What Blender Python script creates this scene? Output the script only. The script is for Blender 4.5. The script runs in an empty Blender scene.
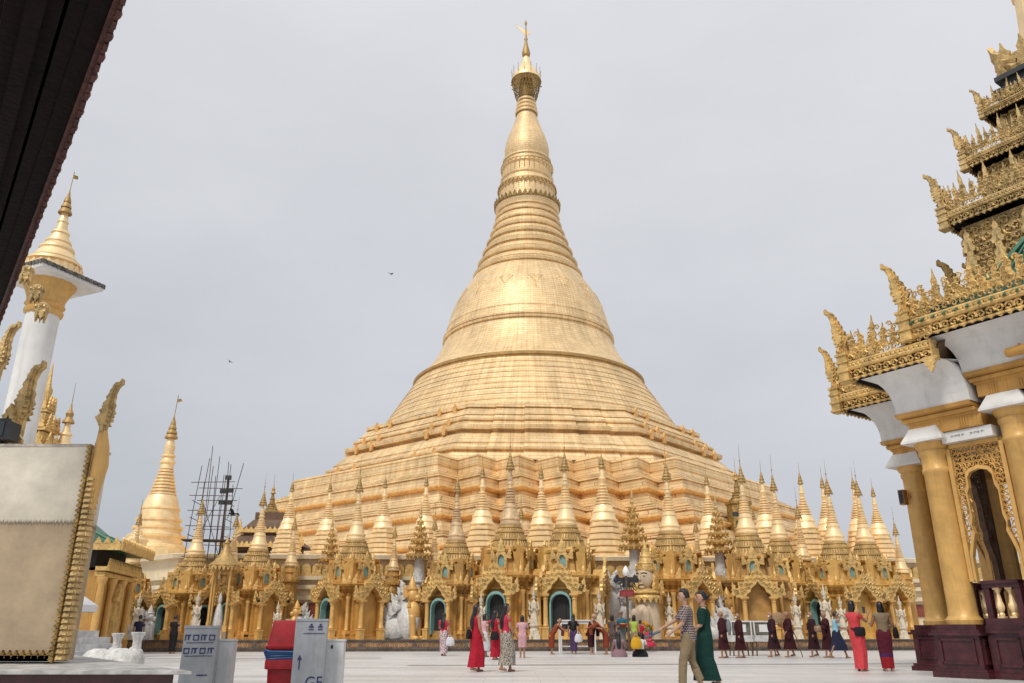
import bpy, math, random
from mathutils import Vector, Matrix
R = math.radians
sin, cos, pi = math.sin, math.cos, math.pi
scene = bpy.context.scene
COL = scene.collection
random.seed(7)

# ------------------------------------------------------------------ mesh helper
class MB:
    def __init__(s):
        s.v = []; s.f = []; s.sm = []
    def add(s, vs, fs, smooth=False, M=None):
        b = len(s.v)
        if M is not None:
            vs = [M @ Vector(v) for v in vs]
        s.v.extend([tuple(v) for v in vs])
        for f in fs:
            s.f.append(tuple(b + i for i in f)); s.sm.append(smooth)
        return s
    def box(s, c, d, rz=0, M=None, taper=1.0):
        x, y, z = d[0]/2, d[1]/2, d[2]/2
        vs = []
        for k in (-1, 1):
            t = 1 if k < 0 else taper
            for (a, b) in ((-1,-1),(1,-1),(1,1),(-1,1)):
                p = Vector((a*x*t, b*y*t, k*z))
                if rz: p = Matrix.Rotation(rz, 3, 'Z') @ p
                vs.append(p + Vector(c))
        return s.add(vs, [(3,2,1,0),(4,5,6,7),(0,1,5,4),(1,2,6,5),(2,3,7,6),(3,0,4,7)], False, M)
    def loft(s, rings, smooth=False, cap0=True, cap1=True, M=None, closed=True):
        n = len(rings[0]); vs = [p for r in rings for p in r]; fs = []
        for i in range(len(rings)-1):
            for j in range(n if closed else n-1):
                k = (j+1) % n
                fs.append((i*n+j, i*n+k, (i+1)*n+k, (i+1)*n+j))
        if cap0: fs.append(tuple(range(n-1, -1, -1)))
        if cap1: fs.append(tuple((len(rings)-1)*n + j for j in range(n)))
        return s.add(vs, fs, smooth, M)
    def lathe(s, prof, n=24, c=(0,0,0), smooth=True, M=None, lobes=0, amp=0.0, cap0=True, cap1=True):
        rings = []
        for z, r in prof:
            ring = []
            for j in range(n):
                a = 2*pi*j/n
                rr = r*(1+amp*cos(lobes*a)) if lobes else r
                ring.append((c[0]+rr*cos(a), c[1]+rr*sin(a), c[2]+z))
            rings.append(ring)
        return s.loft(rings, smooth, cap0, cap1, M)
    def tube(s, pts, r, n=6, smooth=True, cap=True, M=None, flat=1.0):
        pts = [Vector(p) for p in pts]; rings = []
        up0 = Vector((0,0,1))
        for i, p in enumerate(pts):
            t = (pts[min(i+1, len(pts)-1)] - pts[max(i-1, 0)])
            if t.length < 1e-9: t = Vector((0,0,1))
            t.normalize()
            up = up0 if abs(t.z) < 0.95 else Vector((0,1,0))
            a = t.cross(up).normalized(); b = a.cross(t)
            rr = r[i] if isinstance(r, (list, tuple)) else r
            rings.append([p + a*(rr*cos(2*pi*j/n)) + b*(rr*flat*sin(2*pi*j/n)) for j in range(n)])
        return s.loft(rings, smooth, cap, cap, M)
    def prism(s, poly, th, M=None):
        n = len(poly)
        vs = [(x, -th/2, z) for x, z in poly] + [(x, th/2, z) for x, z in poly]
        fs = [tuple(range(n)), tuple(range(2*n-1, n-1, -1))]
        for i in range(n):
            j = (i+1) % n
            fs.append((j, i, n+i, n+j))
        return s.add(vs, fs, False, M)
    def strip(s, inner, outer, th, M=None):
        n = len(inner)
        vs = []
        for y in (-th/2, th/2):
            vs += [(x, y, z) for x, z in inner] + [(x, y, z) for x, z in outer]
        fs = []
        for i in range(n-1):
            fs.append((i, i+1, n+i+1, n+i))
            fs.append((2*n+i+1, 2*n+i, 3*n+i, 3*n+i+1))
            fs.append((i+1, i, 2*n+i, 2*n+i+1))
            fs.append((n+i, n+i+1, 3*n+i+1, 3*n+i))
        fs.append((0, n, 3*n, 2*n)); fs.append((n-1, 2*n+n-1, 3*n+n-1, n+n-1))
        return s.add(vs, fs, False, M)
    def ball(s, c, r, nu=12, nv=8, M=None):
        if not isinstance(r, (tuple, list)): r = (r, r, r)
        rings = []
        for i in range(1, nv):
            t = pi*i/nv
            rings.append([(c[0]+r[0]*sin(t)*cos(2*pi*j/nu), c[1]+r[1]*sin(t)*sin(2*pi*j/nu), c[2]-r[2]*cos(t)) for j in range(nu)])
        return s.loft(rings, True, True, True, M)
    def capsule(s, p, q, r0, r1, n=10, M=None):
        p = Vector(p); q = Vector(q); d = (q-p)
        L = d.length; d = d/L if L > 1e-9 else Vector((0,0,1))
        pts = []; rs = []
        for k in (-1.0, -.8, -.45, 0):
            pts.append(p + d*(r0*k)); rs.append(max(.02*r0, r0*math.sqrt(max(0, 1-k*k))))
        for t in (.33, .66):
            pts.append(p.lerp(q, t)); rs.append(r0+(r1-r0)*t)
        for k in (0, .45, .8, 1.0):
            pts.append(q + d*(r1*k)); rs.append(max(.02*r1, r1*math.sqrt(max(0, 1-k*k))))
        return s.tube(pts, rs, n, True, True, M)
    def mesh(s, name):
        me = bpy.data.meshes.new(name)
        me.from_pydata(s.v, [], s.f); me.update()
        me.polygons.foreach_set('use_smooth', s.sm)
        if any(s.sm):
            me.set_sharp_from_angle(angle=R(38))
        return me
    def build(s, name, m, parent=None, label=None):
        o = bpy.data.objects.new(name, s.mesh(name))
        if m: o.data.materials.append(m)
        COL.objects.link(o)
        if parent: o.parent = parent
        if label: o['label'] = label
        return o

def tag(o, label=None, cat=None, group=None, kind=None):
    if label: o['label'] = label
    if cat: o['category'] = cat
    if group: o['group'] = group
    if kind: o['kind'] = kind
    return o
def thing(name, label, cat, loc=(0,0,0), rz=0, group=None, scale=None):
    o = bpy.data.objects.new(name, None); COL.objects.link(o)
    o.empty_display_size = .2
    o.location = loc; o.rotation_euler = (0, 0, rz)
    if scale: o.scale = scale if isinstance(scale, tuple) else (scale,)*3
    return tag(o, label, cat, group)
def dup(o, parent=None):
    c = o.copy(); COL.objects.link(c)
    if parent: c.parent = parent
    for ch in list(o.children): dup(ch, c)
    return c
def place(o, loc, rz=0, scale=1, label=None):
    o.location = loc; o.rotation_euler = (0, 0, rz)
    o.scale = scale if isinstance(scale, tuple) else (scale,)*3
    if label: o['label'] = label
    return o
def T(x=0, y=0, z=0, rz=0, rx=0, ry=0, s=1):
    return Matrix.Translation((x, y, z)) @ Matrix.Rotation(rz, 4, 'Z') @ Matrix.Rotation(ry, 4, 'Y') @ Matrix.Rotation(rx, 4, 'X') @ Matrix.Scale(s, 4)
def offset_poly(P, d):
    n = len(P); out = []
    for i in range(n):
        a = Vector(P[i-1]); b = Vector(P[i]); c = Vector(P[(i+1) % n])
        e1 = (b-a).normalized(); e2 = (c-b).normalized()
        n1 = Vector((e1.y, -e1.x)); n2 = Vector((e2.y, -e2.x))
        m = n1 + n2
        k = d / max(.15, (1 + n1.dot(n2)))
        out.append((b.x + m.x*k, b.y + m.y*k))
    return out
def offset_edges(P, ds):
    """offset every edge of a polygon by its own distance"""
    n = len(P); lines = []
    for i in range(n):
        a = Vector(P[i]); b = Vector(P[(i+1) % n]); e = (b-a).normalized(); nn = Vector((e.y, -e.x))
        lines.append((a+nn*ds[i], e))
    out = []
    for i in range(n):
        (p, e), (q, f) = lines[i-1], lines[i]
        t = ((q.x-p.x)*f.y - (q.y-p.y)*f.x)/(e.x*f.y - e.y*f.x)
        out.append((p.x+e.x*t, p.y+e.y*t))
    return out
def loft_edges(mb, P, wts, prof, cap0=False, cap1=True):
    return mb.loft([[(x, y, z) for x, y in offset_edges(P, [d*w_ for w_ in wts])] for z, d in prof], False, cap0, cap1)
def loft_poly(mb, P, prof, cap0=False, cap1=True, z0=0, M=None):
    rings = []
    for z, d in prof:
        rings.append([(x, y, z+z0) for x, y in offset_poly(P, d)])
    return mb.loft(rings, False, cap0, cap1, M)
def flame(w, h, k=0):
    f = [(-.5,0),(-.62,.16),(-.36,.30),(-.46,.42),(-.24,.55),(-.26,.68),(-.06,.84),(.02,1.0),(.10,.80),(.30,.66),(.22,.52),(.46,.38),(.36,.28),(.60,.14),(.5,0)]
    if k: f = [(-x, z) for x, z in reversed(f)]
    return [(x*w, z*h) for x, z in f]
def scroll(mb, M, size, turns=1.35, r=.1, n=4, seg=13, mirror=1):
    pts = []
    for i in range(seg):
        t = i/(seg-1)
        a = turns*2*pi*t
        q = size*.5*(1-.82*t)
        pts.append((mirror*q*cos(a), 0, q*sin(a)))
    rr = [size*r*(1-.45*i/(seg-1)) for i in range(seg)]
    mb.tube(pts, rr, n, True, True, M)

# ------------------------------------------------------------------ materials
def nodes(name):
    m = bpy.data.materials.new(name); m.use_nodes = True
    nt = m.node_tree; b = nt.nodes['Principled BSDF']
    return m, nt, b
def N(nt, t, **kw):
    n = nt.nodes.new(t)
    for k, v in kw.items():
        if hasattr(n, k): setattr(n, k, v)
        else: n.inputs[k].default_value = v
    return n
def L(nt, a, b): nt.links.new(a, b)
def mat(name, c, rough=.6, metal=0.0, nz=(3, .15), nz2=None, bump=(0, 0), spec=.5, rvar=0.0, c2=None, coat=0, streak=None):
    """base colour with two scales of tonal wear, optional bump"""
    m, nt, b = nodes(name)
    tc = N(nt, 'ShaderNodeTexCoord')
    n1 = N(nt, 'ShaderNodeTexNoise', Scale=nz[0], Detail=6.0, Roughness=.6)
    L(nt, tc.outputs['Object'], n1.inputs['Vector'])
    rp = N(nt, 'ShaderNodeValToRGB')
    a = nz[1]
    lo = c2 if c2 else tuple(max(0, x*(1-a)) for x in c)
    hi = tuple(min(1, x*(1+a)) for x in c)
    rp.color_ramp.elements[0].position = .3; rp.color_ramp.elements[0].color = (*lo, 1)
    rp.color_ramp.elements[1].position = .7; rp.color_ramp.elements[1].color = (*hi, 1)
    L(nt, n1.outputs['Fac'], rp.inputs['Fac'])
    out = rp.outputs['Color']
    if nz2:
        n2 = N(nt, 'ShaderNodeTexNoise', Scale=nz2[0], Detail=4.0)
        L(nt, tc.outputs['Object'], n2.inputs['Vector'])
        mp = N(nt, 'ShaderNodeMapRange'); mp.inputs['From Min'].default_value = .35; mp.inputs['From Max'].default_value = .65
        mp.inputs['To Min'].default_value = 1-nz2[1]; mp.inputs['To Max'].default_value = 1+nz2[1]*.5
        L(nt, n2.outputs['Fac'], mp.inputs['Value'])
        mx = N(nt, 'ShaderNodeMix', data_type='RGBA', blend_type='MULTIPLY'); mx.inputs['Factor'].default_value = 1
        L(nt, out, mx.inputs['A']); L(nt, mp.outputs['Result'], mx.inputs['B'])
        out = mx.outputs['Result']
    if streak:      # grime that has run down the surface
        ms = N(nt, 'ShaderNodeMapping'); ms.inputs['Scale'].default_value = (streak[0], streak[0], streak[0]*.09); L(nt, tc.outputs['Object'], ms.inputs['Vector'])
        n3 = N(nt, 'ShaderNodeTexNoise', Scale=1.0, Detail=7.0, Roughness=.7); L(nt, ms.outputs[0], n3.inputs['Vector'])
        m3 = N(nt, 'ShaderNodeMapRange'); m3.inputs['From Min'].default_value = .5; m3.inputs['From Max'].default_value = .74
        m3.inputs['To Min'].default_value = 0; m3.inputs['To Max'].default_value = streak[1]; L(nt, n3.outputs['Fac'], m3.inputs['Value'])
        mx3 = N(nt, 'ShaderNodeMix', data_type='RGBA'); L(nt, m3.outputs['Result'], mx3.inputs['Factor'])
        L(nt, out, mx3.inputs['A']); mx3.inputs['B'].default_value = (*streak[2], 1); out = mx3.outputs['Result']
    L(nt, out, b.inputs['Base Color'])
    b.inputs['Roughness'].default_value = rough; b.inputs['Metallic'].default_value = metal
    b.inputs['Specular IOR Level'].default_value = spec
    if coat: b.inputs['Coat Weight'].default_value = coat
    if rvar:
        mr = N(nt, 'ShaderNodeMapRange'); mr.inputs['To Min'].default_value = rough-rvar; mr.inputs['To Max'].default_value = rough+rvar
        L(nt, n1.outputs['Fac'], mr.inputs['Value']); L(nt, mr.outputs['Result'], b.inputs['Roughness'])
    if bump[0]:
        nb = N(nt, 'ShaderNodeTexNoise', Scale=bump[0], Detail=5.0)
        L(nt, tc.outputs['Object'], nb.inputs['Vector'])
        bp = N(nt, 'ShaderNodeBump', Strength=bump[1], Distance=.05)
        L(nt, nb.outputs['Fac'], bp.inputs['Height']); L(nt, bp.outputs['Normal'], b.inputs['Normal'])
    return m

def gold_plate_mat():
    """gold plates on the great stupa: horizontal courses with vertical seams that run round the axis"""
    m, nt, b = nodes('gold_plate')
    tc = N(nt, 'ShaderNodeTexCoord'); sp = N(nt, 'ShaderNodeSeparateXYZ'); L(nt, tc.outputs['Object'], sp.inputs[0])
    at = N(nt, 'ShaderNodeMath', operation='ARCTAN2'); L(nt, sp.outputs['Y'], at.inputs[0]); L(nt, sp.outputs['X'], at.inputs[1])
    mu = N(nt, 'ShaderNodeMath', operation='MULTIPLY'); mu.inputs[1].default_value = 22; L(nt, at.outputs[0], mu.inputs[0])
    cb = N(nt, 'ShaderNodeCombineXYZ'); L(nt, mu.outputs[0], cb.inputs['X']); L(nt, sp.outputs['Z'], cb.inputs['Y'])
    br = N(nt, 'ShaderNodeTexBrick'); br.offset = .5
    br.inputs['Scale'].default_value = 1; br.inputs['Brick Width'].default_value = 1.5; br.inputs['Row Height'].default_value = .34
    br.inputs['Mortar Size'].default_value = .018; br.inputs['Mortar Smooth'].default_value = .3
    br.inputs['Color1'].default_value = (.94, .705, .40, 1); br.inputs['Color2'].default_value = (.83, .59, .305, 1)
    br.inputs['Mortar'].default_value = (.52, .29, .10, 1)
    L(nt, cb.outputs[0], br.inputs['Vector'])
    n1 = N(nt, 'ShaderNodeTexNoise', Scale=.35, Detail=8.0, Roughness=.65); L(nt, tc.outputs['Object'], n1.inputs['Vector'])
    mp = N(nt, 'ShaderNodeMapRange'); mp.inputs['From Min'].default_value = .3; mp.inputs['From Max'].default_value = .7
    mp.inputs['To Min'].default_value = .80; mp.inputs['To Max'].default_value = 1.08
    L(nt, n1.outputs['Fac'], mp.inputs['Value'])
    # thin rain streaks down the plates
    mp2 = N(nt, 'ShaderNodeMapping'); mp2.inputs['Scale'].default_value = (2.2, .12, 1); L(nt, cb.outputs[0], mp2.inputs['Vector'])
    n2 = N(nt, 'ShaderNodeTexNoise', Scale=1.0, Detail=5.0); L(nt, mp2.outputs[0], n2.inputs['Vector'])
    mp3 = N(nt, 'ShaderNodeMapRange'); mp3.inputs['From Min'].default_value = .35; mp3.inputs['From Max'].default_value = .65
    mp3.inputs['To Min'].default_value = .80; mp3.inputs['To Max'].default_value = 1.05
    L(nt, n2.outputs['Fac'], mp3.inputs['Value'])
    pr = N(nt, 'ShaderNodeMath', operation='MULTIPLY'); L(nt, mp.outputs[0], pr.inputs[0]); L(nt, mp3.outputs[0], pr.inputs[1])
    mx = N(nt, 'ShaderNodeMix', data_type='RGBA', blend_type='MULTIPLY'); mx.inputs['Factor'].default_value = 1
    L(nt, br.outputs['Color'], mx.inputs['A']); L(nt, pr.outputs[0], mx.inputs['B'])
    L(nt, mx.outputs['Result'], b.inputs['Base Color'])
    b.inputs['Metallic'].default_value = .33
    mr = N(nt, 'ShaderNodeMapRange'); mr.inputs['To Min'].default_value = .42; mr.inputs['To Max'].default_value = .62
    L(nt, n1.outputs['Fac'], mr.inputs['Value']); L(nt, mr.outputs[0], b.inputs['Roughness'])
    bp = N(nt, 'ShaderNodeBump', Strength=.4, Distance=.05); L(nt, br.outputs['Fac'], bp.inputs['Height']); bp.invert = True
    L(nt, bp.outputs['Normal'], b.inputs['Normal'])
    return m
G_PLATE = gold_plate_mat()
G_SPIRE = mat('gold_leaf', (.94, .69, .38), .46, .36, (2.5, .10), (.8, .14), (14, .12), rvar=.1)
G_SPIRE2 = mat('worn_gold_leaf', (.70, .50, .29), .5, .3, (5, .3), (1.5, .2), (14, .2), rvar=.1)
G_PAINT = mat('gilded_plaster', (.56, .30, .075), .5, .15, (2.2, .15), (.6, .2), (9, .15), rvar=.1, streak=(5, .45, (.22, .10, .03)))
G_PAINTB = mat('yellow_gilded_plaster', (.62, .37, .10), .48, .15, (2.2, .15), (.6, .2), (9, .15), rvar=.1, streak=(5, .45, (.25, .12, .04)))
G_PAINTC = mat('darkened_gilded_plaster', (.46, .255, .075), .5, .15, (2.6, .2), (.7, .25), (9, .2), rvar=.1, streak=(6, .5, (.18, .09, .03)))
G_ROOF = mat('weathered_gilt_roof', (.44, .28, .10), .5, .3, (6, .22), (1.2, .2), (20, .3))
G_ORN = mat('carved_gilding', (.68, .45, .165), .46, .35, (7, .3), (2, .2), (25, .35), rvar=.12)
G_ORN2 = mat('aged_carved_gilding', (.60, .42, .18), .48, .35, (9, .4), (2.5, .25), (25, .4), rvar=.12)
G_DARK = mat('tarnished_gilding', (.33, .21, .07), .5, .5, (8, .45), (2, .3), (25, .4))
G_COL = mat('gold_lacquer', (.66, .39, .12), .42, .12, (1.2, .13), (5, .10), (22, .08), rvar=.1, streak=(9, .4, (.30, .15, .045)))
WHITE = mat('whitewash', (.74, .725, .70), .7, 0, (1.5, .08), (.7, .14), (12, .12), streak=(4, .4, (.40, .37, .32)))
CREAM = mat('cream_stucco', (.66, .58, .45), .7, 0, (3.5, .2), (9, .16), (18, .4), streak=(9, .4, (.35, .26, .14)))
CREAMWALL = mat('pale_gilt_plaster', (.78, .66, .46), .6, .1, (1.5, .12), (.6, .12), (10, .15), streak=(3, .4, (.45, .33, .18)))
STUCCO = mat('white_stucco', (.62, .61, .59), .75, 0, (3.5, .2), (9, .16), (18, .5), streak=(9, .5, (.32, .28, .22)))
BEIGE = mat('cream_skin_paint', (.57, .44, .30), .5, 0, (2, .10), (6, .1), streak=(7, .3, (.35, .24, .14)))
MAROON = mat('maroon_gloss_paint', (.062, .012, .016), .3, 0, (2.2, .4), (7, .3), (16, .1), coat=.1, rvar=.14, streak=(3, .3, (.13, .07, .06)))
TEAL = mat('turquoise_paint', (.20, .37, .35), .55, 0, (3, .15), (9, .12))
DARK = mat('painted_dark_interior', (.018, .016, .015), .7, 0, (2, .4))
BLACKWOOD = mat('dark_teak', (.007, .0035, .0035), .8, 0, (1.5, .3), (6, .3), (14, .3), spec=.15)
WOOD = mat('brown_timber', (.12, .065, .035), .65, 0, (3, .3), (9, .2), (18, .3))
GREENROOF = mat('green_sheet_roof', (.03, .13, .075), .45, .1, (2, .25), (.8, .2))
GREYBOX = mat('grey_steel_paint', (.36, .38, .40), .42, .0, (2, .12), (7, .12), (30, .05), rvar=.1, streak=(6, .5, (.22, .2, .18)))
WHITEBOX = mat('white_steel_paint', (.64, .65, .66), .4, 0, (2, .09), (9, .09), rvar=.1, streak=(6, .5, (.38, .35, .31)))
REDPL = mat('red_plastic', (.42, .012, .018), .38, 0, (3, .18), (11, .16), rvar=.12, streak=(7, .35, (.22, .02, .02)))
BLUEPL = mat('blue_plastic', (.02, .10, .28), .35, 0, (9, .3))
NAVYINK = mat('navy_print', (.02, .025, .12), .5, 0, (9, .1))
STEEL = mat('dark_steel', (.05, .05, .055), .45, .6, (5, .25))
BAMBOO = mat('bamboo_pole', (.075, .05, .035), .7, 0, (3, .3))
BIRD = mat('crow_black', (.01, .01, .012), .6)
GLASS_DK = mat('lamp_glass', (.04, .05, .055), .12, 0, (3, .1))
REDSIGN = mat('maroon_board', (.22, .012, .02), .5, 0, (5, .15))
SKIN = mat('skin', (.33, .17, .10), .5, 0, (9, .10))
SKIN2 = mat('light_skin', (.42, .24, .155), .5, 0, (9, .10))
HAIR = mat('black_hair', (.010, .008, .008), .4, 0, (30, .3))
PAPER = mat('white_paper', (.75, .75, .74), .7, 0, (9, .04))
REDTILE = mat('brick_red_panel', (.24, .065, .04), .6, 0, (5, .2))

def cloth(name, c, pat=None):
    """cloth colour with a fine weave; pat = (second colour, scale, kind) printed pattern"""
    m, nt, b = nodes(name)
    tc = N(nt, 'ShaderNodeTexCoord')
    n1 = N(nt, 'ShaderNodeTexNoise', Scale=7.0, Detail=5.0); L(nt, tc.outputs['Object'], n1.inputs['Vector'])
    mp = N(nt, 'ShaderNodeMapRange'); mp.inputs['To Min'].default_value = .78; mp.inputs['To Max'].default_value = 1.15
    L(nt, n1.outputs['Fac'], mp.inputs['Value'])
    mx = N(nt, 'ShaderNodeMix', data_type='RGBA', blend_type='MULTIPLY'); mx.inputs['Factor'].default_value = 1
    L(nt, mp.outputs[0], mx.inputs['B'])
    if pat:
        c2, sc, kind = pat
        if kind == 'floral':
            t = N(nt, 'ShaderNodeTexVoronoi', Scale=sc); L(nt, tc.outputs['Object'], t.inputs['Vector'])
            rp = N(nt, 'ShaderNodeValToRGB'); rp.color_ramp.interpolation = 'CONSTANT'
            rp.color_ramp.elements[0].color = (*c2, 1); rp.color_ramp.elements[1].position = .42; rp.color_ramp.elements[1].color = (*c, 1)
            L(nt, t.outputs['Distance'], rp.inputs['Fac'])
        elif kind == 'maze':
            mpp = N(nt, 'ShaderNodeMapping'); mpp.inputs['Rotation'].default_value = (0, 0, .4); mpp.inputs['Scale'].default_value = (sc, sc, sc)
            L(nt, tc.outputs['Object'], mpp.inputs['Vector'])
            t = N(nt, 'ShaderNodeTexBrick'); t.inputs['Scale'].default_value = 1; t.inputs['Mortar Size'].default_value = .16
            t.inputs['Brick Width'].default_value = 1.0; t.inputs['Row Height'].default_value = .6
            sp = N(nt, 'ShaderNodeSeparateXYZ'); L(nt, mpp.outputs[0], sp.inputs[0])
            ad = N(nt, 'ShaderNodeMath', operation='ADD'); L(nt, sp.outputs['X'], ad.inputs[0]); L(nt, sp.outputs['Y'], ad.inputs[1])
            cb = N(nt, 'ShaderNodeCombineXYZ'); L(nt, ad.outputs[0], cb.inputs['X']); L(nt, sp.outputs['Z'], cb.inputs['Y'])
            L(nt, cb.outputs[0], t.inputs['Vector'])
            t.inputs['Color1'].default_value = (*c, 1); t.inputs['Color2'].default_value = (*[x*.9 for x in c], 1); t.inputs['Mortar'].default_value = (*c2, 1)
            rp = t
        else:  # hem bands
            sp = N(nt, 'ShaderNodeSeparateXYZ'); L(nt, tc.outputs['Object'], sp.inputs[0])
            rp = N(nt, 'ShaderNodeValToRGB'); rp.color_ramp.interpolation = 'CONSTANT'
            e = rp.color_ramp.elements
            e[0].color = (*c2, 1); e[1].position = sc; e[1].color = (.07, .02, .09, 1)
            x = e.new(sc+.09); x.color = (*c, 1)
            L(nt, sp.outputs['Z'], rp.inputs['Fac'])
        L(nt, rp.outputs['Color'], mx.inputs['A'])
    else:
        mx.inputs['A'].default_value = (*c, 1)
    L(nt, mx.outputs['Result'], b.inputs['Base Color'])
    b.inputs['Roughness'].default_value = .8; b.inputs['Specular IOR Level'].default_value = .25
    nb = N(nt, 'ShaderNodeTexNoise', Scale=11.0, Detail=6.0); L(nt, tc.outputs['Object'], nb.inputs['Vector'])
    bp = N(nt, 'ShaderNodeBump', Strength=.7, Distance=.04); L(nt, nb.outputs['Fac'], bp.inputs['Height']); L(nt, bp.outputs['Normal'], b.inputs['Normal'])
    return m
# ------------------------------------------------------------------ world, sun, camera
SUN_EL, SUN_AZ = R(52), R(205)      # high soft sun behind the camera and to its left
w = bpy.data.worlds.new("World"); scene.world = w; w.use_nodes = True
nt = w.node_tree; bg = nt.nodes['Background']
sky = N(nt, 'ShaderNodeTexSky', sky_type='NISHITA'); sky.sun_disc = False
sky.sun_elevation = SUN_EL; sky.sun_rotation = SUN_AZ; sky.air_density = 1.0; sky.dust_density = 4.0
sc_ = N(nt, 'ShaderNodeMix', data_type='RGBA', blend_type='MULTIPLY'); sc_.inputs['Factor'].default_value = 1
sc_.inputs['B'].default_value = (.09, .09, .09, 1); L(nt, sky.outputs[0], sc_.inputs['A'])
tc = N(nt, 'ShaderNodeTexCoord'); sp = N(nt, 'ShaderNodeSeparateXYZ'); L(nt, tc.outputs['Generated'], sp.inputs[0])
mp = N(nt, 'ShaderNodeMapping'); mp.inputs['Scale'].default_value = (1.1, 1.1, 2.6); L(nt, tc.outputs['Generated'], mp.inputs['Vector'])
n1 = N(nt, 'ShaderNodeTexNoise', Scale=1.6, Detail=7.0, Roughness=.55); L(nt, mp.outputs[0], n1.inputs['Vector'])
# a grey cloud deck, paler overhead and a little darker low down on the left
gz = N(nt, 'ShaderNodeMapRange'); gz.inputs['From Min'].default_value = 0; gz.inputs['From Max'].default_value = .75
gz.inputs['To Min'].default_value = .20; gz.inputs['To Max'].default_value = .95; L(nt, sp.outputs['Z'], gz.inputs['Value'])
gx = N(nt, 'ShaderNodeMath', operation='MULTIPLY_ADD'); gx.inputs[1].default_value = .17; L(nt, sp.outputs['X'], gx.inputs[0]); L(nt, gz.outputs[0], gx.inputs[2])
nn = N(nt, 'ShaderNodeMath', operation='MULTIPLY_ADD'); nn.inputs[1].default_value = .66; nn.inputs[2].default_value = -.33; L(nt, n1.outputs['Fac'], nn.inputs[0])
ad = N(nt, 'ShaderNodeMath', operation='ADD'); L(nt, gx.outputs[0], ad.inputs[0]); L(nt, nn.outputs[0], ad.inputs[1])
rp = N(nt, 'ShaderNodeValToRGB'); e = rp.color_ramp.elements
e[0].position = .05; e[0].color = (.30, .315, .345, 1); e[1].position = .95; e[1].color = (.535, .54, .56, 1)
L(nt, ad.outputs[0], rp.inputs['Fac'])
mx = N(nt, 'ShaderNodeMix', data_type='RGBA'); mx.inputs['Factor'].default_value = .93
L(nt, sc_.outputs['Result'], mx.inputs['A']); L(nt, rp.outputs['Color'], mx.inputs['B'])
L(nt, mx.outputs['Result'], bg.inputs['Color']); bg.inputs['Strength'].default_value = 1.0

sl = bpy.data.lights.new('sun', 'SUN'); sl.energy = 1.5; sl.angle = R(14); sl.color = (1, .96, .885)
so = bpy.data.objects.new('sun', sl); COL.objects.link(so)
sd = Vector((sin(SUN_AZ)*cos(SUN_EL), cos(SUN_AZ)*cos(SUN_EL), sin(SUN_EL)))
so.rotation_euler = sd.to_track_quat('Z', 'Y').to_euler(); so.location = (0, -20, 60)

cam = bpy.data.cameras.new('camera'); co = bpy.data.objects.new('camera', cam); COL.objects.link(co)
cam.sensor_width = 36; cam.lens = 796*36/1024; cam.clip_end = 5000; cam.clip_start = .1
co.location = (0, 0, 1.05); co.rotation_euler = (R(90+19.86), 0, 0)
scene.camera = co
vs = scene.view_settings; vs.view_transform = 'Standard'; vs.look = 'None'; vs.exposure = 0.58; vs.gamma = 1
vs.use_curve_mapping = False
cy = scene.cycles
cy.max_bounces = 8; cy.diffuse_bounces = 4; cy.glossy_bounces = 4; cy.use_denoising = True
cy.sample_clamp_indirect = 6

# ------------------------------------------------------------------ ground
def marble_mat():
    m, nt, b = nodes('marble_paving')
    tc = N(nt, 'ShaderNodeTexCoord')
    br = N(nt, 'ShaderNodeTexBrick'); br.inputs['Scale'].default_value = 1
    br.inputs['Brick Width'].default_value = 1.2; br.inputs['Row Height'].default_value = .6; br.inputs['Mortar Size'].default_value = .006
    br.inputs['Color1'].default_value = (.66, .645, .63, 1); br.inputs['Color2'].default_value = (.59, .575, .565, 1); br.inputs['Mortar'].default_value = (.36, .35, .34, 1)
    L(nt, tc.outputs['Object'], br.inputs['Vector'])
    ms = N(nt, 'ShaderNodeMapping'); ms.inputs['Scale'].default_value = (.22, 1.6, 1); L(nt, tc.outputs['Object'], ms.inputs['Vector'])
    n1 = N(nt, 'ShaderNodeTexNoise', Scale=.6, Detail=9.0, Roughness=.65); L(nt, ms.outputs[0], n1.inputs['Vector'])
    mp = N(nt, 'ShaderNodeMapRange'); mp.inputs['From Min'].default_value = .3; mp.inputs['From Max'].default_value = .7
    mp.inputs['To Min'].default_value = .68; mp.inputs['To Max'].default_value = 1.08; L(nt, n1.outputs['Fac'], mp.inputs['Value'])
    mx = N(nt, 'ShaderNodeMix', data_type='RGBA', blend_type='MULTIPLY'); mx.inputs['Factor'].default_value = 1
    L(nt, br.outputs['Color'], mx.inputs['A']); L(nt, mp.outputs[0], mx.inputs['B']); L(nt, mx.outputs['Result'], b.inputs['Base Color'])
    mr = N(nt, 'ShaderNodeMapRange'); mr.inputs['To Min'].default_value = .22; mr.inputs['To Max'].default_value = .6; L(nt, n1.outputs['Fac'], mr.inputs['Value'])
    L(nt, mr.outputs[0], b.inputs['Roughness']); b.inputs['Specular IOR Level'].default_value = .35
    return m
MARBLE = marble_mat()
GREYMARBLE = mat('grey_marble_strip', (.23, .225, .22), .55, 0, (1.2, .15), (4, .1))
PALEMARBLE = mat('pale_marble', (.62, .61, .60), .5, 0, (1.2, .15), (4, .2), (10, .08))
g = MB(); g.add([(-900,-60,0),(900,-60,0),(900,1500,0),(-900,1500,0)], [(0,1,2,3)])
tag(g.build('ground', MARBLE), 'white marble paving of the temple platform', kind='structure')
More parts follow.
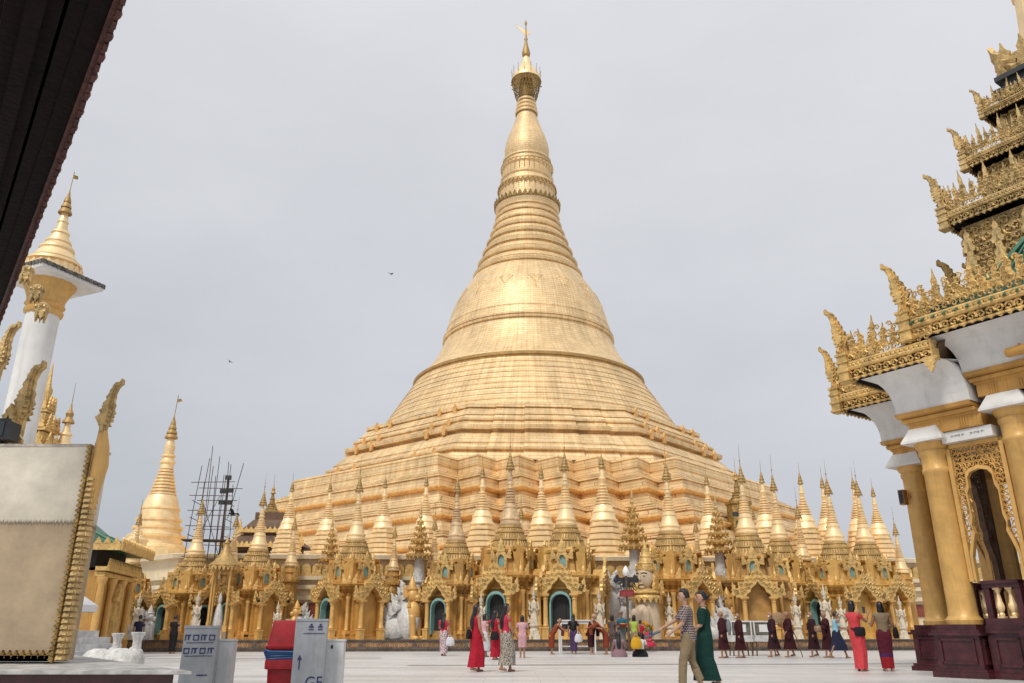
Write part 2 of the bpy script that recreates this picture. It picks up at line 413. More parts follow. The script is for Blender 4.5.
for (x0, x1, y0, y1) in ((-3.2, 30, 26.3, 26.8), (-22, -5, 33.0, 33.35)):
    g = MB(); t = .079
    g.add([(x0, y0+x0*t, .004), (x1, y0+x1*t, .004), (x1, y1+x1*t, .004), (x0, y1+x0*t, .004)], [(0,1,2,3)])
    tag(g.build('paving_strip', GREYMARBLE), 'dark marble strip in the paving', kind='structure')
A0 = R(4.5)
def row(x, y):      # the stupa's front row runs slightly away to the right
    return (x, y + math.tan(A0)*x)
g = MB(); M = T(0, 42.95, 0, A0)
g.box((1.5, 4, .26), (46, 7.8, .52), M=M)
tag(g.build('terrace', PALEMARBLE), 'low marble terrace under the shrines', kind='structure')

# ------------------------------------------------------------------ the great stupa
G_ORANGE = mat('orange_gilding_and_shade', (.76, .45, .17), .5, .3, (3, .25), (9, .2))
AX, D = 2.25, 104.0
pag = thing('golden_pagoda', 'huge pale gold bell-shaped pagoda with stepped terraces filling the middle', 'pagoda', (AX, D, 0), A0)
def cardinal(front):
    P = []
    for k in range(4):
        c, s = cos(k*pi/2), sin(k*pi/2)
        P += [(x*c - y*s, x*s + y*c) for x, y in front]
    return P
# lower terraces: long oblique sides, each of the four ends a zigzag of seven redents
STEP, WF = 3.85, 28.0
fr = []
for i in range(7):
    x = (i-3)*STEP
    fr.append((x, -WF))
    if i < 6: fr.append((x+STEP/2, -WF+2.7))
ZIG = cardinal(fr)
def moulding(z, o, k=3, dz=.28, pr=.22):
    p = []
    for i in range(k):
        p += [(z, o+.02), (z-.02, o+pr), (z-dz*.55, o+pr+.03), (z-dz*.6, o-.02)]
        z -= dz; o += .08
    return p
def roll(z, o, r, out):
    return [(z + r*cos(t) , o + out*sin(t)) for t in [pi*i/8 for i in range(9)]]
def steps(z, o, k=3, dz=.27, out=.42):
    """a run of sharp projecting mouldings, each with a shadow groove under it"""
    p = []
    for i in range(k):
        o += out
        p += [(z, o-out+.02), (z-.015, o), (z-dz*.55, o+.03), (z-dz*.6, o-.14), (z-dz*.95, o-.10)]
        z -= dz
    return p
prof = [(17.05, -.6), (16.95, -.12), (16.75, .04), (16.6, -.04), (16.58, .06), (15.9, .12), (15.88, .2), (15.80, .2), (15.78, .12), (15.05, .34)]
prof += steps(15.0, .40) + [(14.15, 1.55)]
prof += [(13.75, 1.62), (13.5, 1.72), (12.9, 1.80), (12.45, 1.85), (12.42, 2.3), (11.75, 2.5)] + steps(11.7, 2.55) + [(10.85, 3.8)]
prof += [(10.6, 3.85), (10.1, 3.95), (9.65, 4.0), (9.6, 4.5), (8.9, 4.8)] + steps(8.85, 4.85) + [(8.0, 6.1)]
prof += [(7.7, 6.2), (7.3, 6.3), (6.9, 6.4), (6.85, 7.2), (6.1, 7.9), (6.05, 8.8), (5.15, 9.4)]
b_ = MB(); loft_poly(b_, ZIG, prof[::-1]); b_.build('redented_terrace', G_PLATE, pag)
for z, o in ((13.2, 1.72), (10.2, 3.88), (7.3, 6.28)):
    b_ = MB(); rr_ = roll(z, o, .27, .5); loft_poly(b_, ZIG, [(rr_[-1][0]-.02, o-.3)] + rr_[::-1] + [(rr_[0][0]+.02, o-.3)], cap0=True); b_.build('roll_moulding', G_ORANGE, pag)  # rolls in orange: the warm shade of the recess put into their colour
# octagonal terraces with three broad plates on each face
def octa(wd):
    h = wd*.4142
    return wd, h
def octapoly(w, st=.35):
    h = w*.4142; fr = []
    xs = [(-h, 0), (-h*.66, 0), (-h*.66, st), (-h*.30, st), (-h*.30, 2*st), (h*.30, 2*st), (h*.30, st), (h*.66, st), (h*.66, 0), (h, 0)]
    front = [(x, -w-o) for x, o in xs]
    diag = [(x*cos(pi/4)+w*sin(pi/4), x*sin(pi/4)-w*cos(pi/4)) for x in (-h*.985, h*.985)]
    return cardinal(front + diag)
def octaloft(mb, prof):
    rings = []
    for z, wv in prof:
        rings.append([(x, y, z) for x, y in octapoly(wv, .32)])
    mb.loft(rings, False, False, True)
op = [(16.9, 24.9), (17.25, 24.8), (17.7, 24.6), (17.95, 24.4), (18.0, 24.75), (18.25, 24.78), (18.3, 24.3), (18.85, 23.9), (18.88, 23.98), (18.95, 23.8), (19.7, 23.1), (20.15, 22.65), (20.2, 22.05), (20.55, 22.0),
      (20.6, 22.8), (21.05, 22.85), (21.1, 22.6), (21.15, 22.1), (21.7, 21.75), (21.75, 21.95), (22.0, 21.95), (22.05, 21.5), (22.5, 21.2), (22.52, 21.3), (22.62, 21.1), (23.4, 20.4), (23.5, 20.3), (23.55, 20.55), (23.95, 20.5), (24.2, 19.8), (24.3, 18.8)]
b_ = MB(); octaloft(b_, op); b_.build('octagonal_terrace', G_PLATE, pag)
# pairs of gilt ornaments climbing the oblique faces
for k in range(4):
    for sgn in (-1, 1):
        for q in (0, 1):
            levels = []
            for (z, wv) in ((23.95, 20.6), (22.0, 21.98), (21.05, 22.88), (18.2, 24.82)):
                h = wv*.4142
                a = Vector((sgn*h, -wv)); c2 = Vector((sgn*wv, -h)); p = a.lerp(c2, .12+.14*q)
                levels.append((p.x, p.y, z))
                M = Matrix.Rotation(k*pi/2, 4, 'Z') @ T(p.x, p.y, z-.35, sgn*R(45))
                b_ = MB(); b_.prism([(x*.8, z*.75) for x, z in [(-.22, -.7), (.22, -.7), (.3, -.2), (.42, .1), (.28, .35), (.12, .5), (0, .8), (-.12, .5), (-.28, .35), (-.42, .1), (-.3, -.2)]], .26, M)
                b_.build('corner_ornament', G_ORANGE, pag)
# round bands above the octagons
p = [(24.25, 19.9)]
z, r = 24.3, 19.75
for i in range(9):
    z2 = z + .78; r2 = 19.75 - (i+1)*.49
    p += [(z+.04, r), (z2-.10, r2+.16), (z2-.06, r2+.22), (z2, r2+.06)]
    z, r = z2, r2
b_ = MB(); b_.lathe(p, 144, cap0=False); b_.build('round_band', G_PLATE, pag)
b_ = MB()
pr = [(31.2, 15.2), (31.35, 15.35), (31.7, 15.45), (32.05, 15.3), (32.25, 15.1), (32.5, 14.75), (33.5, 13.75), (34.8, 12.85), (36.2, 12.15), (37.6, 11.62), (37.75, 11.62), (37.8, 11.82), (38.05, 11.86), (38.1, 11.66), (38.2, 11.66), (38.25, 11.82), (38.45, 11.82), (38.5, 11.55),
      (39.6, 11.30), (39.65, 11.36), (39.8, 11.27), (41.2, 10.95), (42.6, 10.52), (43.8, 10.02), (45.0, 9.35), (46.0, 8.72), (46.8, 8.2), (47.4, 7.85), (47.6, 7.5)]
b_.lathe(pr, 144, cap0=False); bell = b_.build('bell', G_PLATE, pag)
b_ = MB(); b_.lathe([(31.44, 15.4), (31.55, 15.62), (31.85, 15.62), (32.0, 15.36)], 144, cap0=False, cap1=False); b_.build('lip_band', G_ROOF, bell)
for k in range(16):
    a = k*2*pi/16 + R(-90)
    b_ = MB(); M = Matrix.Rotation(a+pi/2, 4, 'Z') @ T(0, -9.78, 44.1, 0, R(-26))
    for sx in (-1, 1):
        scroll(b_, M @ T(sx*.42, 0, .12), .8, 1.2, .14, 5, 12, sx)
        b_.tube([(sx*.85, 0, .35), (sx*.45, -.05, -.3), (sx*.1, -.05, -1.1)], [.12, .12, .05], 5, M=M)
    b_.prism([(-.22, .1), (0, .85), (.22, .1), (.12, -.4), (0, -2.0), (-.12, -.4)], .2, M)
    b_.build('flower_relief', G_PLATE, bell)
# seven turban rings
p = [(47.4, 7.75)]
zr = [(47.6, 7.78), (49.4, 7.15), (51.2, 6.5), (52.9, 5.92), (54.4, 5.42), (55.8, 5.0), (57.1, 4.72)]
for i, (z, r) in enumerate(zr):
    z2, r2 = zr[i+1] if i < 6 else (58.3, 4.5)
    h = z2 - z
    p += [(z+.05*h, r-.30), (z+.10*h, r), (z+.30*h, r+.05), (z+.42*h, (r+r2)/2+.12), (z+.5*h, (r+r2)/2-.22), (z+.6*h, (r+r2)/2-.16), (z+.9*h, r2-.12), (z+.98*h, r2-.24)]
b_ = MB(); b_.lathe(p, 112, cap0=False); b_.build('turban_ring', G_PLATE, pag)
b_ = MB()
p = [(58.1, 4.2), (58.2, 4.6), (58.7, 4.62), (58.9, 4.72), (59.3, 4.70), (59.5, 4.3), (60.8, 4.18), (62.0, 4.05), (62.2, 4.3), (62.6, 4.3), (62.75, 4.0), (63.6, 3.78), (63.8, 3.98), (64.05, 3.98), (64.2, 3.75), (65.5, 3.72), (65.7, 3.95), (66.05, 3.92), (66.2, 3.62), (66.9, 3.5), (67.0, 3.66), (67.3, 3.66), (67.4, 3.2)]
b_.lathe(p, 96, cap0=False)
lot = b_.build('lotus_band', G_PLATE, pag)
for z, r, n, h, up in ((59.2, 4.78, 40, .95, 1), (62.5, 4.28, 40, .6, -1), (66.2, 3.85, 36, .5, -1)):
    b_ = MB()
    for k in range(n):
        M = Matrix.Rotation(2*pi*k/n, 4, 'Z') @ T(0, -r, z, 0, R(6 if up > 0 else -8))
        q = [(x, zz*up) for x, zz in flame(.66*2*pi*r/n*1.3, h)]
        b_.prism(q if up > 0 else q[::-1], .16, M)
    b_.build('petal_ring', G_DARK if up > 0 else G_ROOF, lot)
for k in range(36):
    a = 2*pi*k/36
lb = MB()
for k in range(32):
    M = Matrix.Rotation(2*pi*k/32, 4, 'Z')
    lb.tube([(0, -4.17, 60.0), (0, -4.06, 61.9)], .07, 4, M=M); lb.tube([(0, -3.74, 64.3), (0, -3.72, 65.5)], .07, 4, M=M)
lb.build('petal_rib', G_ROOF, lot)
b_ = MB()
b_.lathe([(67.2, 3.1), (68.2, 3.33), (69.3, 3.38), (70.4, 3.2), (71.6, 2.85), (72.8, 2.42), (74.0, 2.0), (75.2, 1.62), (75.9, 1.45)], 72, cap0=False)
b_.build('banana_bud', G_PLATE, pag)
b_ = MB(); p = []
for i in range(4):
    z = 75.8 + i*.75; r = 1.78 - i*.12
    p += [(z, r-.2), (z+.1, r), (z+.4, r), (z+.5, r-.22), (z+.72, r-.28)]
b_.lathe(p, 48, cap0=False); b_.build('neck_ring', G_PLATE, pag)
hti = MB(); hti.lathe([(82.2, 1.9), (82.15, 2.3), (82.6, 2.28), (83.2, 2.02), (83.9, 1.6), (84.8, 1.05), (85.7, .72), (86.6, .52), (87.0, .3)], 48)
hto = hti.build('umbrella', G_SPIRE, pag)
b_ = MB()
for k in range(28):
    for d in (-1, 1):
        pts = [(0, 0, 0)]*5; pts = []
        for i in range(6):
            t = i/5; a = 2*pi*k/28 + d*t*.5; r = 1.55 + .72*t + .1*sin(pi*t)
            pts.append((r*cos(a), r*sin(a), 78.7 + 3.6*t))
        b_.tube(pts, .045, 4)
for z, r in ((79.4, 1.75), (80.5, 2.0), (81.5, 2.2), (82.0, 2.32)):
    b_.tube([(r*cos(2*pi*i/36), r*sin(2*pi*i/36), z) for i in range(37)], .07, 4)
b_.build('lattice', G_DARK, hto)
b_ = MB(); b_.lathe([(78.0, 1.35), (82.2, 1.0)], 24); b_.build('mast_core', G_DARK, hto)
b_ = MB()
for k in range(14):
    a = 2*pi*k/14
    b_.tube([(2.25*cos(a), 2.25*sin(a), 82.2), (2.3*cos(a), 2.3*sin(a), 84.3)], .035, 4)
    b_.ball((2.35*cos(a), 2.35*sin(a), 81.3), .12, 6, 4)
b_.build('bell_rods', G_DARK, hto)
b_ = MB(); b_.lathe([(86.9, .3), (87.1, .62), (87.6, .68), (88.4, .5), (89.4, .28), (90.0, .2), (90.3, .3), (90.6, .2), (91.2, .14), (93.0, .08), (93.4, .2), (93.7, .2), (94.2, .02)], 16)
b_.build('orb', G_ROOF, hto)
b_ = MB(); b_.prism([(.1, 91.0), (-.5, 91.6), (-1.7, 93.0), (-1.3, 92.9), (-.5, 92.2), (.1, 92.1), (.45, 92.2), (.55, 91.5)], .08); b_.build('vane', G_SPIRE, hto)
# plinth with its golden parapet of little arches
PLP = cardinal([(-26, -54), (26, -54)])
b_ = MB()
loft_poly(b_, PLP, [(.5, .8), (.9, .8), (1.0, .5), (1.3, .5), (1.4, .2), (1.55, .2), (1.6, 0), (2.6, 0), (2.65, .3), (2.85, .3), (2.9, .15), (3.2, .15), (3.25, .45), (3.45, .45), (3.5, .1), (3.7, .1), (3.75, .5), (3.95, .5), (4.0, .1), (4.9, .1), (4.92, .55), (5.15, .6), (5.2, .4)])
pl = b_.build('plinth', CREAMWALL, pag)
b_ = MB()
for i in range(86):
    x = -25.8 + i*.6
    M = T(x, -54.3, 3.97)
    arch = [(.27*cos(pi*t/8), .42+.27*sin(pi*t/8)) for t in range(9)]
    b_.prism([(.27, 0)] + arch + [(-.27, 0)], .3, M)
    b_.box((x+.3, -54.22, 4.12), (.08, .2, .3))
b_.box((0, -54.3, 4.0), (52, .34, .1))
b_.build('parapet_arches', G_ORN, pl)
b_ = MB()
for i in range(70):
    b_.box((-25.6+i*.75, -54.02, 2.1), (.52, .08, .72))
b_.build('red_panels', REDTILE, pl)
# ------------------------------------------------------------------ front row of shrines
def arch_curve(w, z0, h, n=9, point=.0):
    out = []
    for i in range(n+1):
        t = pi*i/n
        out.append((-w*cos(t), z0 + h*(sin(t)**(.85)) + point*(1-abs(cos(t)))**2))
    return out
def gable_outer(w, z0, h, n=9):
    """flaming outline of a pediment: rises in spikes to a tall tip"""
    out = []
    for i in range(n+1):
        t = i/n
        x = -w + 2*w*t
        y = z0 + h*(1-abs(2*t-1))**1.15
        sp = (.22 if i % 2 else -.03)*(.6+.6*(1-abs(2*t-1)))
        out.append((x*1.0 + (-.10 if x < -.01 else .10 if x > .01 else 0)*(i % 2), y+sp))
    return out
HALL = []
for k in range(4):
    c, s = cos(k*pi/2), sin(k*pi/2)
    HALL += [(x*c-y*s, x*s+y*c) for x, y in [(-.95,-1.15),(-.95,-1.4),(.95,-1.4),(.95,-1.15),(1.17,-1.15),(1.17,-.95)]]
def make_spire(root, z, s=1.0, rods=True, m=G_SPIRE, fat=1.0):
    sp = MB()
    f = fat
    pr = [(0, 1.00*f), (.06, 1.06*f), (.14, 1.06*f), (.17, .95*f), (.30, .93*f), (.33, 1.0*f), (.40, .99*f), (.43, .86*f), (.55, .80*f), (.80, .66*f), (.95, .60*f), (.97, .64*f), (1.05, .63*f), (1.07, .56*f), (1.22, .53*f)]
    z0, r0 = 1.24, .53*f
    for i in range(6):
        r1 = r0 - .045*f
        pr += [(z0, r0-.10), (z0+.03, r0+.015), (z0+.10, r0+.015), (z0+.125, r1-.06)]
        z0 += .155; r0 = r1
    pr += [(z0+.02, .24*f), (z0+.10, .23*f), (z0+.12, .30*f), (z0+.19, .30*f), (z0+.21, .22*f), (z0+.34, .20*f), (z0+.36, .26*f), (z0+.42, .25*f), (z0+.44, .17), (z0+.55, .19), (z0+.68, .175), (z0+.95, .10), (z0+1.02, .085)]
    pr = [(a*s, b*s*(.55+.10*min(1, a/2.6))) for a, b in pr]
    sp.lathe(pr, 28, (0, 0, z), cap0=False)
    so_ = sp.build('spire', m, root)
    zt = z + (z0+1.0)*s
    h = MB()
    for i, r in enumerate((.25, .21, .16, .11)):
        zz = i*.17
        h.lathe([(zz, r*s*.8), (zz-.05*s, r*s), (zz+.01, r*s), (zz+.12*s, r*.62*s), (zz+.19*s, r*.5*s)], 14, (0, 0, zt))
        for k in range(8):
            a = 2*pi*k/8
            h.prism([(-.03, 0), (0, -.12), (.03, 0)], .02, T(r*s*cos(a), r*s*sin(a), zt+zz-.03, a+pi/2))
    h.lathe([(.6, .07*s), (.68, .1*s), (.76, .07*s), (.98*s, .02)], 8, (0, 0, zt))
    h.build('umbrella', G_ROOF, root)
    if rods:
        rd = MB(); rd.tube([(0, 0, zt+.7), (0, 0, zt+1.75*s)], [.022, .010], 5)
        rd.tube([(0, 0, zt+1.7*s), (.02, 0, zt+2.25*s)], [.010, .006], 4)
        rd.lathe([(0, .02), (.05, .05), (.1, .02)], 6, (0, 0, zt+1.2*s)); rd.build('rod', G_DARK, root)
def make_shrine(fills, spire_m=G_SPIRE, ornate=0, sh=1.0, paint=G_PAINT):
    """fills: for the four porches, 'd' an open doorway with turquoise reveal, 'b' a blind gilded niche"""
    rt = thing('shrine', 'x', 'shrine', group='small golden shrines ringing the pagoda')
    b = MB()
    loft_poly(b, HALL, [(0, .32), (.16, .32), (.18, .2), (.34, .2), (.38, .06), (.5, .04), (.52, 0), (2.42, 0), (2.45, .08), (2.58, .08), (2.6, .0), (2.78, .0), (2.82, .14), (2.95, .18), (3.0, .30), (3.12, .34), (3.16, .1), (3.2, -.1)], cap1=True)
    hall = b.build('hall', paint, rt)
    b = MB()
    loft_poly(b, HALL, [(3.15, -.12), (3.3, -.14), (3.32, -.26), (3.42, -.32), (4.3, -.42), (4.34, -.3), (4.46, -.26), (4.5, -.38), (4.62, -.46)], cap1=True)
    b.build('attic', paint, rt)
    b = MB()
    rp_ = [(4.55, 1.0), (4.60, 1.08), (4.68, 1.07), (4.78, .98), (4.98, .93), (5.01, 1.0), (5.09, .99), (5.12, .90), (5.25, .84), (5.38, .81), (5.41, .87), (5.48, .86), (5.51, .77), (5.64, .71), (5.68, .76), (5.74, .75), (5.77, .69), (5.82, .66)]
    rp_ = [(z_, r_*(.95-.10*max(0, (z_-4.55)/1.27))) for z_, r_ in rp_]
    b.lathe(rp_, 12, smooth=False)
    for k in range(36):           # thin vertical ribs of the stepped roof
        a = 2*pi*k/36
        for za, ra, zb, rb in ((4.69, 1.05, 4.98, .92), (5.12, .89, 5.38, .80), (5.51, .76, 5.64, .70)):
            qa, qb = .95-.08*(za-4.55), .95-.08*(zb-4.55); b.tube([(qa*ra*cos(a), qa*ra*sin(a), za), (qb*rb*cos(a), qb*rb*sin(a), zb)], .028, 4)
    b.build('stepped_roof', G_ROOF, rt)
    make_spire(rt, 5.78, 1.0*sh, m=spire_m)
    for k in range(4):
        M = Matrix.Rotation(k*pi/2, 4, 'Z')
        yo = -1.86
        # two columns of the porch
        for sx in (-1, 1):
            c = MB()
            c.box((sx*.72, yo, .27), (.34, .34, .54)); c.box((sx*.72, yo, .58), (.40, .40, .09))
            c.lathe([(.62, .15), (.68, .17), (.74, .13), (1.1, .125), (1.9, .115), (1.93, .14), (1.98, .14), (2.02, .12), (2.08, .17), (2.12, .17)], 14, (sx*.72, yo, 0), cap1=True)
            c.box((sx*.72, yo, 2.17), (.42, .42, .10))
            o = c.build('porch_column', G_COL, rt); o.matrix_local = M
        # pediment: a flaming carved arch, and the porch block behind it
        w = MB()
        for sx in (-1, 1):
            w.box((sx*.72, -1.6, 1.15), (.16, .46, 2.2))
        inner = [(-.60, 2.14), (-.56, 2.34), (-.40, 2.46), (-.34, 2.66), (-.16, 2.80), (0, 3.02), (.16, 2.80), (.34, 2.66), (.40, 2.46), (.56, 2.34), (.60, 2.14)]
        mid = [(-.95, 2.2), (-.9, 2.5), (-.74, 2.72), (-.55, 2.95), (-.3, 3.2), (0, 3.5), (.3, 3.2), (.55, 2.95), (.74, 2.72), (.9, 2.5), (.95, 2.2)]
        w.strip(inner, mid, .62, T(0, -1.68, 0))
        o = w.build('porch', paint, rt); o.matrix_local = M
        pd = MB()
        outer = [(-1.12, 2.18), (-1.28, 2.62), (-.96, 2.70), (-1.0, 3.0), (-.66, 3.02), (-.62, 3.32), (-.34, 3.34), (-.2, 3.66), (-.05, 3.72), (0, 4.2), (.05, 3.72), (.2, 3.66), (.34, 3.34), (.62, 3.32), (.66, 3.02), (1.0, 3.0), (.96, 2.70), (1.28, 2.62), (1.12, 2.18)]
        inn2 = [(-.62, 2.16), (-.60, 2.28), (-.57, 2.36), (-.48, 2.42), (-.40, 2.48), (-.36, 2.6), (-.32, 2.68), (-.2, 2.78), (-.1, 2.88), (0, 3.04), (.1, 2.88), (.2, 2.78), (.32, 2.68), (.36, 2.6), (.40, 2.48), (.48, 2.42), (.57, 2.36), (.60, 2.28), (.62, 2.16)]
        pd.strip(inn2, outer, .14, T(0, yo-.10, 0))
        for i in range(1, 18):
            x0, z0 = inn2[i]; x1, z1 = outer[i]
            for t, sz in ((.35, .17), (.72, .19)):
                scroll(pd, T(x0+(x1-x0)*t, yo-.19, z0+(z1-z0)*t), sz*(1.25 if ornate else 1), 1.1, .16, 4, 8, 1 if i < 9 else -1)
        for sx in (-1, 1):
            pd.prism(flame(.34, .75, sx > 0), .14, T(sx*1.12, yo-.1, 2.3, 0, 0, sx*R(12)))
        o = pd.build('pediment', G_ORN, rt); o.matrix_local = M
        if fills[k] == 'd':
            d = MB()
            ai = arch_curve(.47, 1.7, .5); ai = [(-.47, .3)] + ai + [(.47, .3)]
            ao = arch_curve(.545, 1.72, .62); ao = [(-.55, .3)] + ao + [(.55, .3)]
            d.strip(ai, ao, .40, T(0, -1.61, 0))
            o = d.build('door_reveal', TEAL, rt); o.matrix_local = M
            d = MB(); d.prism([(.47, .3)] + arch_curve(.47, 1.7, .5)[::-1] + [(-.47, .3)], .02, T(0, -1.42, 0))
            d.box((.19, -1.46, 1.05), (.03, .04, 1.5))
            o = d.build('doorway', DARK, rt); o.matrix_local = M  # dark panel on the solid wall, painted to stand for the shade inside
        else:
            d = MB(); d.prism([(.63, .3), (.63, 2.1), (.4, 2.5), (0, 2.95), (-.4, 2.5), (-.63, 2.1), (-.63, .3)], .06, T(0, -1.47, 0))
            o = d.build('niche', paint, rt); o.matrix_local = M
        # little attic window
        wn = MB()
        ai = [(-.19, 3.55)] + arch_curve(.19, 3.95, .2, 5, .12) + [(.19, 3.55)]
        ao = [(-.32, 3.45)] + arch_curve(.34, 4.0, .38, 5, .3) + [(.32, 3.45)]
        wn.strip(ai, ao, .16, T(0, -1.10, 0))
        wn.prism(flame(.4, .75), .1, T(0, -1.16, 4.35)); wn.prism(flame(.3, .6), .1, T(-.4, -1.16, 4.0, 0, 0, R(-15))); wn.prism(flame(.3, .6, 1), .1, T(.4, -1.16, 4.0, 0, 0, R(15)))
        for sx in (-1, 1): wn.box((sx*.31, -1.12, 3.6), (.07, .12, .6))
        o = wn.build('window', G_ORN, rt); o.matrix_local = M
        pn = MB(); pn.prism([(.21, 3.52)] + arch_curve(.21, 3.95, .22, 5, .1)[::-1] + [(-.21, 3.52)], 0.02, T(0, -1.05, 0)); pn.build('pane', TEAL, o)
        # corner pilasters and finials
        M2 = Matrix.Rotation(k*pi/2, 4, 'Z')
        c = MB(); c.lathe([(.5, .11), (.56, .13), (.62, .10), (2.2, .09), (2.26, .12), (2.36, .14), (2.42, .14)], 12, (1.22, -1.2, 0)); c.box((1.22, -1.2, .25), (.3, .3, .5))
        o = c.build('pilaster', G_COL, rt); o.matrix_local = M2
        c = MB(); c.lathe([(0, .16), (.1, .18), (.14, .1), (.24, .13), (.34, .1), (.5, .05), (.8, .01)], 10, (1.05, -1.05, 3.18))
        for sx in (-1, 1): c.prism(flame(.26, .7, sx > 0), .08, T(1.05+sx*.18, -1.05+sx*.18, 3.16, R(45), 0, sx*R(14)))
        o = c.build('corner_finial', G_ORN, rt); o.matrix_local = M2
        c = MB(); c.lathe([(4.4, .13), (4.5, .16), (4.56, .08), (4.66, .11), (4.8, .05), (5.1, .01)], 8, (.78, -.78, 0)); c.prism(flame(.3, .6), .08, T(.75, -.75, 4.4, R(45)))
        o = c.build('attic_finial', G_ORN, rt); o.matrix_local = M2
    return rt
proto = {}
specs = [  # (kind, x, dy, rotation, (sx, sz), label)
    ('mix',  -20.3, .3, -35, (.66, .66), 'golden shrine at the far left end, half hidden by the ochre hall'),
    ('door', -17.35, 1.0, -40, (.86, .74), 'golden shrine whose spire stands inside the bamboo scaffolding'),
    ('mix',  -13.9, .6, -42, (.88, .79), 'golden shrine right behind the red bin and domed pavilion'),
    ('mix',   -8.6, .3, -47, (.92, .88), 'golden shrine with a tall spire, alone right of the red bin'),
    ('worn',  -3.1, .2, -33, (.90, .88), 'golden shrine with a grimy worn spire, behind the woman in floral skirt'),
    ('worn2',  -.1, .2, -28, (1.06, 1.03), 'golden shrine with a dull ringed spire behind the woman in red top'),
    ('door',   3.05, .2, -20, (1.08, 1.03), 'golden shrine with a dark round-headed doorway behind the white offering table'),
    ('orn',    9.0, .2, 28, (1.10, .98), 'golden shrine with lavish curled pediments behind the walking couple'),
    ('fat',   13.45, .2, -12, (1.05, .97), 'golden shrine with a beaded bell spire behind the glass donation boxes'),
    ('door',  15.9, 1.9, -30, (.92, .95), 'golden shrine with a turquoise doorway behind the monk holding a fan'),
    ('mix2',  18.6, .2, 12, (1.0, .90), 'golden shrine with a blind gabled front behind the woman photographing'),
    ('mix2',  21.3, 2.2, 20, (.96, .93), 'golden shrine farthest right, beside the lacquered pavilion columns'),
]
kinds = {'mix': 'dbdb', 'door': 'dddd', 'worn': 'ddbd', 'worn2': 'ddbd', 'orn': 'bbdd', 'fat': 'bdbd', 'mix2': 'bdbd'}
for kd, x, dy, rz, (sx, sz), lb in specs:
    if kd in proto: o = dup(proto[kd])
    else:
        o = make_shrine(kinds[kd], G_SPIRE2 if kd in ('worn', 'worn2') else G_SPIRE, kd == 'orn', 1.0, {'worn': G_PAINTC, 'fat': G_PAINTC, 'mix2': G_PAINTB, 'door': G_PAINTB}.get(kd, G_PAINT))
        proto[kd] = o
    px, py = row(x, 45.4+dy)
    place(o, (px, py, .52), R(rz)+A0, (sx, sx, sz), lb)

# ------------------------------------------------------------------ second row: bell stupas on the plinth
def make_stupa():
    rt = thing('bell_stupa', 'x', 'stupa', group='gold bell stupas standing on the plinth')
    b = MB()
    pr = []
    z, r = 0, 1.45
    for h, dr in ((.34, .05), (.34, .07), (.36, .10), (.36, .12), (.36, .10), (.34, .08)):
        pr += [(z, r-.10), (z+.04, r+.07), (z+.13, r+.07), (z+.15, r-.05), (z+h-.03, r-.07), (z+h-.02, r-.13)]
        z += h; r -= dr
    b.lathe(pr + [(z, .3)], 8, smooth=False); b.build('stepped_base', G_SPIRE, rt)
    b = MB()
    pr = [(z-.02, .92), (z+.06, .97), (z+.12, .95), (z+.2, .84), (z+.5, .74), (z+.53, .78), (z+.6, .76), (z+.64, .7), (z+.95, .56)]
    z0, r0 = z+.97, .58
    for i in range(7):
        r1 = r0-.055
        pr += [(z0, r0-.11), (z0+.035, r0+.01), (z0+.12, r0), (z0+.15, r1-.08)]
        z0 += .18; r0 = r1
    pr += [(z0+.04, .18), (z0+.2, .2), (z0+.24, .25), (z0+.32, .24), (z0+.36, .17), (z0+.6, .165), (z0+.95, .085)]
    b.lathe(pr, 26); b.build('bell', G_SPIRE, rt)
    h = MB(); zt = z0+.95
    for i, q in enumerate((.24, .19, .14)):
        h.lathe([(i*.2, q*.8), (i*.2-.06, q), (i*.2, q), (i*.2+.14, q*.6), (i*.2+.2, q*.5)], 12, (0, 0, zt))
    h.lathe([(.58, .08), (.75, .02)], 8, (0, 0, zt)); h.build('umbrella', G_ROOF, rt)
    h = MB(); h.tube([(0, 0, zt+.6), (0, 0, zt+1.5)], [.022, .01], 5); h.build('rod', G_DARK, rt)
    return rt
st0 = make_stupa()
sts = [(-13.9, 0, .78, 'squat gold bell stupa left of all others, near the dark timber roof'),
       (-11.8, 1.2, .82, 'gold bell stupa half behind a tiered leaf umbrella, above the red bin'),
       (-8.1, 0, .84, 'gold bell stupa right of the tall spire beside the red bin'),
       (-5.6, 1.0, .90, 'gold bell stupa partly behind the leaf umbrella with a white post on its left'),
       (-1.9, 0, .98, 'gold bell stupa between the grimy worn spire and the dull ringed spire'),
       (1.9, 0, .98, 'gold bell stupa between the two tall spires behind the pink dress'),
       (5.9, 0, 1.12, 'tallest gold bell stupa on the plinth, left of the floating leaf umbrella'),
       (13.0, .6, .95, 'gold bell stupa close behind the leaf umbrella nearest the walking couple'),
       (16.6, 0, .96, 'gold bell stupa peeping between two shrine spires right of the floodlights'),
       (19.3, .2, .96, 'gold bell stupa standing clear in the right-hand gap between shrine spires'),
       (21.2, 1.2, .95, 'slim gold bell stupa against the sky, behind the blind gabled shrine'),
       (23.2, .8, .93, 'gold bell stupa against the sky just left of the pavilion column'),
       (24.6, 1.0, .84, 'lowest gold bell stupa, at the right edge beside the pavilion column')]
for i, (x, dy, s, lb) in enumerate(sts):
    o = st0 if i == 0 else dup(st0)
    px, py = row(x, 51.6+dy)
    place(o, (px, py, 5.16), R(22.5)+A0, (s*.84, s*.84, s), lb)

